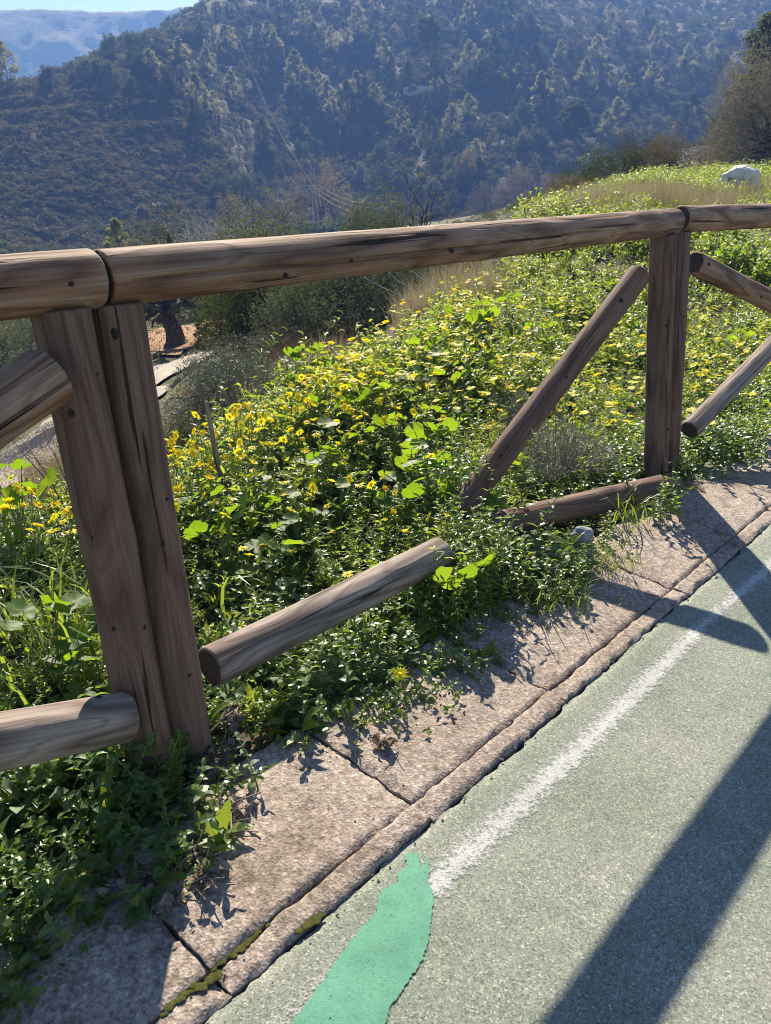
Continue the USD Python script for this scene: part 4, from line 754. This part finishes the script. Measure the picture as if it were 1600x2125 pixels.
rock("crumpled_stone", on_path(1207, 1115, 0.02), [0.062, 0.05, 0.055], 3, BSTONE, "pale bluish rounded stone half hidden beside the fallen log")
rock("grey_rock", hit(1225, 640, 0.08), [0.17, 0.14, 0.16], 5, STONE, "grey rock among weeds left of the right posts, behind the slanting brace")
rock("white_rock", hit(1532, 400, 0.0) + [0, 0, 0.22], [0.48, 0.42, 0.36], 14, WSTONE, "large white limestone rock with dark cracks beyond the right top rail", rough=0.55)
rock("grey_rock", hit(1490, 490, 0.05), [0.3, 0.22, 0.18], 9, STONE, "grey rock below the right top rail on the far bank")
rock("grey_rock", hit(1030, 565, 0.1) + [0, 0, 0.1], [0.12, 0.12, 0.2], 12, STONE, "brownish upright stone at the crest under the middle of the top rail")
o = thing("footing_block", hit(1322, 975, 0.03), "rough pale concrete footing left of the right fence posts", "concrete block", rz=-AZ + 0.1)
bx = trimesh.creation.box([0.16, 0.2, 0.12]); bx = bx.subdivide().subdivide().subdivide(); vv = bx.vertices * (1 + (meshkit.fbm(bx.vertices * 14, 3, 2) - 0.5)[:, None] * 0.25)
obj("block", (vv + [0, 0, 0.03], bx.faces), CONC, o, smooth=30)
obj("cap_piece", ((vv * [0.6, 0.7, 0.5]) + [0.02, -0.02, 0.115], bx.faces), CONC, o, smooth=30)
#MID
# ------------------------------------------------------------------ bushes and trees, near to far
def blob_points(g, n, clumps, R, H, base=0.1, shell=0.55, clump_r=0.28):
    """Points of foliage: clumps on a dome of radius R and height H, hollow inside, gaps between."""
    d = g.normal(0, 1, (clumps, 3)); d[:, 2] = np.abs(d[:, 2]) * 1.0 - 0.15; d /= np.linalg.norm(d, axis=1, keepdims=True)
    c = d * g.uniform(shell, 1, (clumps, 1)) ** 0.7; k = g.integers(0, clumps, n)
    q = g.normal(0, 1, (n, 3)); q /= np.linalg.norm(q, axis=1, keepdims=True); q *= g.uniform(0.2, 1, (n, 1)) ** 0.5 * clump_r * g.uniform(0.7, 1.3, clumps)[k][:, None]
    p = (c[k] + q) * [R, R, H]; p[:, 2] += base
    return p[p[:, 2] > -0.05 * H], c * [R, R, H] + [0, 0, base]
def limbs(g, tips, trunk_h, r0, n=22, root=(0, 0, 0), sides=5):
    m = MB(); j = np.array([g.normal(0, 0.1 * trunk_h), g.normal(0, 0.1 * trunk_h), trunk_h]); root = np.array(root, float)
    u = np.linspace(0, 1, 6)[:, None]
    m.add(*tube(root * (1 - u) + j * u + np.array([[0.06 * trunk_h, 0, 0]]) * np.sin(u * 3), r0 * np.array([1.6, 1.15, 1.0, 0.95, 0.95, 0.85]), 9))
    for t_ in tips[g.permutation(len(tips))[:n]]:
        p = j * (1 - u) + t_ * 0.9 * u + np.array([[0, 0, 0.12 * trunk_h]]) * np.sin(u * np.pi) + np.pad(g.normal(0, 0.05 * np.linalg.norm(t_ - j), (4, 3)), ((1, 1), (0, 0)))
        m.add(*tube(p, np.linspace(r0 * 0.5, r0 * 0.08, 6), sides, False))
    return m.mesh()
def bush(name, loc, seed, R, H, n, clumps, leaf_, mat, lab, cat="bush", group=None, base=None, clump_r=0.28, scale=1.0, twig=TWIG):
    g = np.random.default_rng(seed); p, c = blob_points(g, n, clumps, R, H, base if base is not None else 0.1 * H, 0.45, clump_r)
    o = thing(name, loc, lab, cat, group, scale=scale); obj("foliage", diamonds(p, leaf_[0], leaf_[1], g), mat, o); obj("branches", limbs(g, c, 0.12 * H, 0.02 * R + 0.006, 24), twig, o); return o
def tree(name, loc, seed, R, H, trunk_h, r0, n, clumps, leaf_, mat, lab, cat="tree", group=None, bark=BARK, clump_r=0.30, shell=0.5, cH=None):
    g = np.random.default_rng(seed); p, c = blob_points(g, n, clumps, R, cH or (H - trunk_h), trunk_h * 0.95, shell, clump_r)
    o = thing(name, loc, lab, cat, group); obj("crown", diamonds(p, leaf_[0], leaf_[1], g), mat, o); obj("trunk", limbs(g, c, trunk_h, r0, 26), bark, o); return o
def pine(name, loc, seed, H, R, mat, lab, group, flat=False):
    g = np.random.default_rng(seed); pts = []; br = MB()
    br.add(*tube(np.array([[0, 0, -0.5], [0.02 * H, 0, 0.4 * H], [0, 0.01 * H, 0.92 * H]]), np.array([0.02, 0.014, 0.004]) * H, 6))
    n = 46
    for k in range(n):
        u = (k + 0.5) / n; z = H * (0.06 + 0.92 * u) if not flat else H * g.uniform(0.62, 0.98)
        prof = (math.sin(np.pi * min(1, 0.26 + 0.72 * u)) ** 0.9) if not flat else math.sqrt(max(0.05, 1 - ((z / H - 0.66) / 0.36) ** 2))
        a = g.uniform(0, 6.28); l = R * prof * g.uniform(0.45, 1.0); c = np.array([l * math.cos(a), l * math.sin(a), z])
        cr = R * g.uniform(0.22, 0.36) * (0.6 + 0.5 * prof)
        q = g.normal(0, 1, (80, 3)); q /= np.linalg.norm(q, axis=1, keepdims=True); pts.append(c + q * cr * g.uniform(0.4, 1, (80, 1)) * [1, 1, 0.75])
        if k % 3 == 0: br.add(*tube(np.array([[0, 0, z - 0.1 * H], c]), [0.008 * H, 0.003 * H], 4))
    o = thing(name, loc, lab, "pine tree", group); obj("crown", diamonds(np.vstack(pts), 0.085 * H * 0.6, 0.03 * H * 0.8, g), mat, o); obj("trunk", br.mesh(), BARK, o); return o
# --- behind the crest
b_ = at_range(440, 6.9); bush("grey_bush", b_, 501, 0.62, 0.62, 32000, 110, (0.024, 0.008), ROSEM, "dense grey-green bush behind the flowers right of the near posts", base=0.12, clump_r=0.24)
b_ = at_range(365, 6.3); bush("grey_bush", b_ + [0, 0, -0.15], 502, 0.5, 0.5, 16000, 60, (0.024, 0.007), DARKB, "darker low bush against the right side of the near posts", base=0.05)
b_ = at_range(110, 5.4); bush("grey_bush", b_ + [0, 0, -0.1], 503, 0.36, 0.5, 9000, 50, (0.022, 0.006), ROSEM, "sparse grey bush at the left side of the near posts", base=0.05)
b_ = at_range(560, 9.0); bush("dry_brush", b_ + [0, 0, -0.1], 504, 1.0, 0.75, 16000, 90, (0.05, 0.003), BAREC, "mauve-brown dry brush behind the grey-green bush", base=0.05, clump_r=0.32)
b_ = at_range(470, 10.5); bush("dry_brush", b_ + [0, 0, -0.1], 505, 0.9, 0.6, 12000, 70, (0.05, 0.004), BROWNB, "low brownish brush beside the small sapling", base=0.05, clump_r=0.32)
b_ = at_range(660, 8.4); bush("dry_brush", b_ + [0, 0, -0.25], 506, 0.8, 0.6, 10000, 60, (0.05, 0.003), BAREC, "dry twiggy brush left of the crest mallow", base=0.05, clump_r=0.32)
b_ = at_range(50, 8.6); bush("dry_brush", b_ + [0, 0, -0.1], 507, 1.1, 0.6, 14000, 80, (0.05, 0.005), BAREC, "pale dry brush on the slope at the left edge", base=0.02, clump_r=0.35)
b_ = at_range(930, 12.5); bush("dry_brush", at_range(960, 10.6) + [0, 0, -0.15], 509, 0.6, 0.5, 7000, 50, (0.05, 0.004), BROWNB, "small reddish brown twiggy bush at the crest under the top rail", base=0.02, clump_r=0.34)
bush("dry_brush", b_ + [0, 0, -0.2], 508, 1.3, 0.95, 14000, 80, (0.06, 0.004), BROWNB, "reddish brown twiggy thicket below the middle of the top rail", base=0.05, clump_r=0.32)
b_ = at_range(545, 14.0); tree("bushy_tree", b_, 511, 1.25, 2.2, 0.35, 0.06, 30000, 90, (0.055, 0.018), DARKB, "dark green bushy tree right of the bare orange earth", "tree")
b_ = at_range(470, 14.6); tree("bushy_tree", b_, 512, 0.7, 1.6, 0.3, 0.05, 10000, 50, (0.05, 0.017), DARKB, "small yellowish green bush at the end of the orange earth", "tree")
b_ = at_range(700, 11.8); tree("olive_tree", b_, 513, 1.2, 1.1, 0.2, 0.05, 34000, 130, (0.055, 0.018), OLIVE, "low spreading grey-green olive under the middle of the top rail")
b_ = at_range(785, 13.2); tree("olive_tree", b_, 514, 0.68, 1.92, 0.3, 0.05, 26000, 110, (0.05, 0.016), OLIVE, "grey-green olive whose top shows above the middle of the top rail")
b_ = at_range(880, 13.4); tree("leafless_sapling", b_, 515, 0.7, 2.5, 0.9, 0.02, 600, 40, (0.05, 0.02), BROWNB, "thin leafless sapling right of the olive above the top rail", shell=0.3)
b_ = at_range(385, 17.6); pine("conifer_sapling", b_, 516, 0.75, 0.22, DARKB, "tiny dark green conifer before the bare orange earth", None)
# old olive with a dark trunk on the earth terrace, more olives below
b_ = at_range(322, 21.0); tree("old_olive_tree", b_, 521, 1.7, 3.1, 0.85, 0.22, 14000, 70, (0.08, 0.02), OLIVE, "old olive with a thick dark trunk on the orange earth")
b_ = at_range(72, 14.6); tree("old_olive_tree", b_, 522, 1.25, 2.5, 0.9, 0.14, 12000, 60, (0.07, 0.018), OLIVE, "olive with a reddish trunk beside the pale lower track", bark=REDB)
OG = "olive trees below the bank"; OL = "grey-green olive tree on the lower terraces seen below the top rail"
ol0 = tree("terrace_olive", at_range(20, 27), 523, 1.7, 2.3, 0.6, 0.14, 9000, 60, (0.10, 0.028), OLIVE, OL, group=OG)
for k, (u, r_) in enumerate(((-60, 24), (90, 34), (380, 29), (450, 31), (500, 37), (-20, 40), (430, 37), (560, 26), (640, 28), (150, 30), (250, 33))): dup(ol0, at_range(u, r_), k * 1.3, 0.5 + 0.06 * (k % 4))
b_ = at_range(400, 33); g = np.random.default_rng(4)
def bare_tree(name, loc, seed, H, R, lab, mat, r0, n1=9, n2=7, n3=4):
    g = np.random.default_rng(seed); m = MB(); u = np.linspace(0, 1, 6)[:, None]
    th = 0.28 * H; m.add(*tube(np.array([[0, 0, -0.3], [0.03 * H, 0, th * 0.5], [0, 0, th]]), [r0 * 1.2, r0, r0 * 0.85], 8))
    def br(p, d, l, r, depth):
        q = p + d * l; mid = np.pad(g.normal(0, 0.05 * l, (4, 3)), ((1, 1), (0, 0))); pts = p * (1 - u) + q * u + mid
        m.add(*tube(pts, np.linspace(r, r * 0.4, 6), 4, False))
        if depth == 0: return
        for _ in range((n3, n2)[depth - 1]):
            k = g.uniform(0.3, 1); s = p * (1 - k) + q * k; e = d + g.normal(0, 0.55, 3); e[2] += 0.15; e /= np.linalg.norm(e); br(s, e, l * g.uniform(0.4, 0.7), r * 0.45, depth - 1)
    for _ in range(n1):
        a = g.uniform(0, 6.28); e = np.array([math.cos(a) * R / H * 1.6, math.sin(a) * R / H * 1.6, 0.75]); e /= np.linalg.norm(e); br(np.array([0, 0, th * g.uniform(0.7, 1)]), e, H * 0.42, r0 * 0.45, 2)
    o = thing(name, loc, lab, "bare tree"); obj("branches", m.mesh(), mat, o); return o
bare_tree("bare_tree", at_range(405, 34), 531, 5.2, 4.2, "leafless tree with pale silvery branches just above the left top rail", PALEBARK, 0.17, 14, 8, 5)
pine("young_pine", at_range(235, 62), 532, 3.2, 0.95, PINE2, "young pine by itself above the left end of the top rail", None)
# --- right bank crest
BG = None
for k, (u, r_, R_, H_, mat_, lab) in enumerate(((1175, 23, 1.0, 1.0, BROWNB, "olive-brown shrub at the left end of the crest above the right bank"), (1255, 24.5, 1.3, 1.35, DARKB, "dark olive shrub in the middle of the crest shrubs"), (1330, 25.5, 1.3, 1.45, BROWNB, "broad brown shrub right of the dark crest shrub"), (1400, 27, 1.2, 1.35, BROWNB, "twiggy brown shrub before the white house"), (1210, 26.5, 1.0, 0.9, BROWNB, "low brown shrub behind the left crest shrubs"))):
    bush("crest_shrub", at_range(u, r_) + [0, 0, -0.1], 540 + k, R_, H_, 9000, 60, (0.07, 0.022), mat_, lab, "shrub", base=0.05)
tree("bushy_tree", at_range(1590, 33), 551, 2.3, 3.9, 0.5, 0.12, 26000, 90, (0.11, 0.035), GREYB, "tall greyish tree at the right edge above the bank")
tree("bushy_tree", at_range(1535, 37), 552, 1.5, 3.0, 0.4, 0.1, 14000, 70, (0.11, 0.035), GREYB, "lower greyish shrub left of the tall tree at the right edge")
strawt = [tuft(600 + k, 46, (0.2, 0.5), 0.004, 0.10, 0.9, 1.45) for k in range(2)]
ps = []
for _ in range(2600):
    u = g0.uniform(1060, 1620); r_ = g0.uniform(12.5, 21) if u < 1330 else g0.uniform(15, 24); ps.append(at_range(u, r_))
for _ in range(160):
    u = g0.uniform(-60, 190); ps.append(at_range(u, g0.uniform(7.6, 9.8)))
for _ in range(420):
    u = g0.uniform(820, 1040); ps.append(at_range(u, g0.uniform(8.6, 13.0)))
for _ in range(200):
    u = g0.uniform(480, 700); ps.append(at_range(u, g0.uniform(7.0, 10)))
ps = np.array(ps); ps = ps[(meshkit.fbm(ps * [0.45, 0.45, 0], 3, 41) < 0.54) | (ps[:, 0] < 0.5) | (np.hypot(ps[:, 0], ps[:, 1]) < 13)]; m = len(ps)
instancer("dry_grass", [("straw_tuft", strawt[0], STRAW), ("straw_tuft_lean", strawt[1], STRAW), ("green_tuft", tufts[0], GRASS)], ps, g0.integers(0, 3, m), g0.uniform(0, 6.28, m), g0.uniform(0.5, 1.1, m), "pale dry grass on the crest and the slopes beyond the bank", "dry grass", g0.normal(0, 0.2, (m, 2)))
ps = np.array([at_range(g0.uniform(1080, 1640), g0.uniform(11, 26)) for _ in range(2200)]); ps = ps[meshkit.fbm(ps * [0.45, 0.45, 0], 3, 41) > 0.5]; m = len(ps)
instancer("far_bank_weeds", [("weed", herbs[0][0], HERB), ("weed_b", herbs[1][0], HERB), ("weed_c", netts[0][0], NETT)], ps, g0.integers(0, 3, m), g0.uniform(0, 6.28, m), g0.uniform(0.7, 2.0, m), "green weeds on the far right bank beyond the top rail", "weeds")
ps = []
for _ in range(2600):
    a = g0.uniform(-0.75, 0.6); r_ = math.sqrt(g0.uniform(11 ** 2, 70 ** 2)); ps.append((r_ * math.sin(a), r_ * math.cos(a)))
ps = np.array(ps); s_, t_ = to_st(ps[:, 0], ps[:, 1]); ps = ps[(t_ < crest_t(np.clip(s_, -3, 20)) - 2.5)]; rr = np.hypot(ps[:, 0], ps[:, 1]); aa = np.arctan2(ps[:, 0], ps[:, 1])
ok = ~((rr > 18.5) & (rr < 26.5) & (aa < -0.13) & (aa > -0.42)) & ~((rr < 18.2) & (aa < -0.2)); ps = ps[ok]; m = len(ps)
def scrub(seed, n, L_, W): g = np.random.default_rng(seed); p, _ = blob_points(g, n, 26, 1.0, 0.9, 0.0, 0.4, 0.36); return diamonds(p, L_, W, g)
instancer("valley_scrub", [("scrub_clump", scrub(611, 420, 0.14, 0.06), DARKB), ("dry_scrub_clump", scrub(612, 420, 0.14, 0.05), BROWNB), ("grey_scrub_clump", scrub(613, 420, 0.12, 0.05), ROSEM)], np.c_[ps, terrain(ps[:, 0], ps[:, 1])], g0.integers(0, 3, m), g0.uniform(0, 6.28, m), g0.uniform(0.25, 0.6, m), "scrub covering the slopes between the bank and the far hillside", "scrub")

# --- the far hillside
def on_hill(n, a0, a1, r0_, r1_, seed):
    g = np.random.default_rng(seed); a = g.uniform(a0, a1, n); r_ = np.sqrt(g.uniform(r0_ ** 2, r1_ ** 2, n)); x, y = r_ * np.sin(a), r_ * np.cos(a)
    return np.stack([x, y, terrain(x, y)], 1), a, r_, g
p, a, r_, g = on_hill(34000, -0.60, 0.52, 128, 500, 71)
keep = g.uniform(0, 1, len(p)) < np.clip(230 / r_, 0.3, 1) ** 1.3; p, a, r_ = p[keep], a[keep], r_[keep]; m = len(p)
spur = (a < -0.11) & (r_ < 225)
idx = np.where(g.uniform(0, 1, m) < np.where(spur, 0.62, 0.30), g.integers(0, 2, m), np.where(g.uniform(0, 1, m) < 0.5, 2, 3))
instancer("hill_scrub", [("brown_shrub", scrub(621, 130, 0.42, 0.2), SCRUB), ("dry_shrub", scrub(622, 130, 0.42, 0.2), BROWNB), ("green_shrub", scrub(623, 150, 0.42, 0.2), DARKB), ("dark_shrub", scrub(624, 150, 0.42, 0.2), PINE)], p, idx, g.uniform(0, 6.28, m),
          np.stack([k := g.uniform(0.55, 1.4, m) * np.where(spur, 0.85, 1.25), k, k * g.uniform(0.7, 1.3, m)], 1), "low scrub covering the far hillside", "scrub")
p, a, r_, g = on_hill(17000, -0.60, -0.06, 128, 232, 73)
ok = a < np.interp(r_, [128, 170, 232], [-0.06, -0.11, -0.20]) + g.normal(0, 0.02, len(a)); p, a, r_ = p[ok], a[ok], r_[ok]; m = len(p); k = g.uniform(0.35, 0.85, m)
instancer("spur_scrub", [("brown_shrub", scrub(631, 90, 0.5, 0.24), SCRUB), ("dry_shrub", scrub(632, 90, 0.5, 0.24), BROWNB), ("green_shrub", scrub(633, 90, 0.5, 0.24), DARKB)], p, g.choice(3, m, p=[0.45, 0.35, 0.2]), g.uniform(0, 6.28, m), np.stack([k, k, k * g.uniform(0.7, 1.2, m)], 1), "brown scrub growing thickly over the terraced spur on the left", "scrub")
PG, PL_ = "pines of the far hillside", "pine tree in the woods of the far hillside"
pr = [pine("hill_pine", (0, 0, 0), 640 + k, (8.5, 7.5, 9.5)[k], (2.7, 2.9, 3.0)[k], (PINE2, PINE2, PINE)[k], PL_, PG) for k in range(3)]
gp = np.random.default_rng(9); px = [(617, 185), (700, 215), (470, 170), (415, 235), (480, 100), (420, 115), (560, 100), (745, 75), (655, 120), (485, 215), (320, 180), (1112, 185), (1215, 205), (1240, 130), (1285, 105), (1075, 190), (975, 150), (1050, 60), (973, 60), (1425, 160), (1485, 170), (380, 150), (690, 110), (540, 165), (745, 225), (695, 265), (1030, 165), (575, 140), (18, 180)]
while len(px) < 110: px.append((gp.uniform(400, 1600), gp.triangular(20, 120, 390)))
first = [True] * 3
for k, q in enumerate(px):
    w = hit(q[0], q[1], 0.0, 60); j = k % 3 if k < 40 else int(gp.integers(0, 3)); s_ = gp.uniform(0.7, 1.2) * (1.0 if k < 34 else 0.85)
    if np.hypot(w[0], w[1]) > 600: continue
    if first[j]: first[j] = False; place(pr[j], w, 0.3 * k, s_); continue
    dup(pr[j], w, gp.uniform(0, 6.28), (s_, s_, s_ * gp.uniform(0.9, 1.15)))
RG, RL = "round trees of the far hillside", "round olive-grey tree on the far hillside"
rt = [tree("hill_tree", (0, 0, 0), 660 + k, 2.3, 4.4, 0.8, 0.16, 1500, 30, (0.5, 0.22), (OLIVE, DARKB, OLIVE)[k], RL, group=RG) for k in range(3)]
first = [True] * 3
for k in range(150):
    q = (gp.uniform(1000, 1600), gp.uniform(5, 330)) if k % 2 else ((gp.uniform(60, 420), gp.uniform(70, 190)) if k % 3 else (gp.uniform(440, 1000), gp.triangular(120, 400, 470)))
    w = hit(q[0], q[1], 0.0, 60); j = k % 3; s_ = gp.uniform(0.6, 1.15)
    if np.hypot(w[0], w[1]) > 600: continue
    if first[j]: first[j] = False; place(rt[j], w, 0.3 * k, s_); continue
    dup(rt[j], w, gp.uniform(0, 6.28), s_)
for k, (u, v, H, lab) in enumerate(((1192, 345, 14, "tall umbrella pine rising over the trees right of the valley middle"), (893, 160, 15, "umbrella pine with a flat round crown high in the middle of the hillside"))): pine("umbrella_pine", hit(u, v, 0, 60), 680 + k, H, 3.4, PINE, lab, None, flat=True)
for k, (u, r_, H, R_, mat_, lab) in enumerate(((585, 158, 10.5, 4.2, BAREC, "mauve leafless tree left of the lattice pylon"), (655, 150, 13.5, 4.6, BAREC, "tallest leafless tree behind the lattice pylon"), (700, 158, 12.5, 3.4, YELT, "yellowish leafless tree right behind the lattice pylon"), (480, 150, 8, 3.4, YELT, "small yellowish tree at the foot of the brown spur"), (1005, 172, 7.5, 3.6, BAREC, "leafless brownish tree left of a pair on the valley floor"), (1060, 178, 8.5, 3.6, BAREC, "leafless brownish tree, left one of the valley floor pair"), (1105, 178, 9.5, 4.0, BAREC, "leafless brownish tree, right one of the valley floor pair"), (1490, 285, 10, 3.2, YELT, "yellow leaved tree high on the right hillside"), (975, 196, 6, 2.2, YELT, "small yellow tree in the dark woods of the middle"))):
    tree("leafless_tree", at_range(u, r_), 690 + k, R_, H, 0.25 * H, 0.2, 1900, 46, (0.55, 0.10), mat_, lab, "tree", bark=BARK, clump_r=0.26)
# pylon with its wires
pb = at_range(656, 143); py = thing("lattice_pylon", pb, "rusty steel lattice pylon on the valley floor above the top rail", "pylon"); Hp = 7.6
for sx, sy in ((-1, -1), (1, -1), (1, 1), (-1, 1)): obj("leg", tube(np.array([[0.5 * sx, 0.5 * sy, -1], [0.26 * sx, 0.26 * sy, Hp]]), 0.06, 4), METAL, py)
zs = np.linspace(0, Hp, 11)
for i in range(10):
    w0, w1 = 0.5 - 0.24 * zs[i] / Hp, 0.5 - 0.24 * zs[i + 1] / Hp; cs = ((-1, -1), (1, -1), (1, 1), (-1, 1)); m = MB()
    for j in range(4):
        A_, B_ = cs[j], cs[(j + 1) % 4]
        if i % 2: A_, B_ = B_, A_
        m.add(*tube(np.array([[w0 * A_[0], w0 * A_[1], zs[i]], [w1 * B_[0], w1 * B_[1], zs[i + 1]]]), 0.035, 4))
    obj("bracing", m.mesh(), METAL, py)
obj("crossarm", tube(np.array([[-0.9, 0, Hp], [0.9, 0, Hp]]), 0.07, 4), METAL, py)
top = pb + [0, 0, Hp]
for k, (dx, e) in enumerate(((-0.9, at_range(800, 95) + [0, 0, 1.5]), (0.0, at_range(815, 95) + [0, 0, 2.2]), (0.9, at_range(830, 95) + [0, 0, 2.8]))):
    u = np.linspace(0, 1, 24)[:, None]; p0 = top + [dx, 0, 0]; w = p0 * (1 - u) + e * u - np.array([[0, 0, 1.2]]) * np.sin(u * np.pi)
    tag(obj("power_wire", tube(w, 0.022, 4), METAL), ("lowest power wire running down right from the lattice pylon", "middle power wire running down right from the lattice pylon", "highest power wire running down right from the lattice pylon")[k], "wire")
e = at_range(540, 235) + [0, 0, 16]; u = np.linspace(0, 1, 24)[:, None]; tag(obj("power_wire", tube(top * (1 - u) + e * u - np.array([[0, 0, 3]]) * np.sin(u * np.pi), 0.022, 4), METAL), "power wire rising up left from the lattice pylon to the hillside", "wire")
# small buildings
def box(c, s): b = trimesh.creation.box(s); return b.vertices + np.asarray(c), b.faces
def house(name, loc, w, d, h, rz, lab, roof=True, windows=((-0.25, 0.5), (0.25, 0.5))):
    o = thing(name, loc, lab, "house", rz=rz)
    obj("wall", box((0, 0, h / 2 - 0.5), (w, d, h + 1)), PLAST, o)
    if roof:
        v = np.array([[-w / 2 - .2, -d / 2 - .25, h], [w / 2 + .2, -d / 2 - .25, h], [w / 2 + .2, d / 2 + .25, h], [-w / 2 - .2, d / 2 + .25, h], [-w / 2 - .2, 0, h + 0.28 * d], [w / 2 + .2, 0, h + 0.28 * d]])
        obj("roof", (v + [0, 0, 0.003], np.array([[0, 1, 5], [0, 5, 4], [2, 3, 4], [2, 4, 5], [0, 4, 3], [1, 2, 5], [0, 3, 2], [0, 2, 1]])), ROOFT, o)
    for wx, wz in windows:
        wo = obj("window", box((wx * w, -d / 2 - 0.01, h * wz), (0.14 * w, 0.06, 0.36 * h)), DARKG, o); obj("frame", merge(box((wx * w, -d / 2 - 0.02, h * wz - 0.2 * h), (0.18 * w, 0.1, 0.05 * h)), box((wx * w, -d / 2 - 0.02, h * wz + 0.2 * h), (0.18 * w, 0.1, 0.05 * h))), PLAST, wo)
w = at_range(1462, 62); w[2] = EYE[2] - 0.6; house("white_house", w, 2.6, 3.6, 2.3, 0.15, "white house half hidden behind the shrubs of the right crest", roof=False)
w = hit(868, 197, 0, 60); o = thing("retaining_wall", w, "pale ribbed retaining wall in the woods of the middle hillside", "wall", rz=0.1)
for k in range(9): obj("panel", box((k * 0.95 - 3.8, 0.04 * (k % 2), 0.9), (0.9, 0.4, 2.0 + 0.3 * (k % 3))), TRACK, o)
w = at_range(420, 46.5); o = thing("dark_shed", w, "low dark flat-roofed shed beyond the olives just under the left top rail", "shed", rz=0.12)
obj("wall", box((0, 0, 0.5), (3.2, 2.4, 2.0)), DARKG, o); obj("roof", box((0, -0.1, 1.56), (3.6, 2.8, 0.12)), PLAST, o)

# ------------------------------------------------------------------ air
HZ = usdkit.material(stage, L + "haze", {"v": ("principled_volume", {"color": (0.19, 0.37, 1.0), "absorption_color": (1.0, 1.0, 1.0), "density": 0.00085, "anisotropy": 0.1})}, volume="v.volume")
hz = trimesh.creation.box([2400, 1720, 330]); hz.apply_translation([0, 240, 85 - 0.0])
hz_lo = min(float(np.asarray(UsdGeom.Mesh(stage.GetPrimAtPath("/World/" + n)).GetPointsAttr().Get())[:, 2].min()) for n in ("ground", "valley_ground", "hills", "mountain"))
hz_hi = max(float(np.asarray(UsdGeom.Mesh(stage.GetPrimAtPath("/World/" + n)).GetPointsAttr().Get())[:, 2].max()) for n in ("hills", "mountain"))
hv = hz.vertices.copy(); hv[:, 2] = np.where(hv[:, 2] < 85, hz_lo - 1.0, hz_hi + 12)
tag(obj("haze", (hv, hz.faces), HZ), kind="stuff")
print("haze", hz_lo, hz_hi)
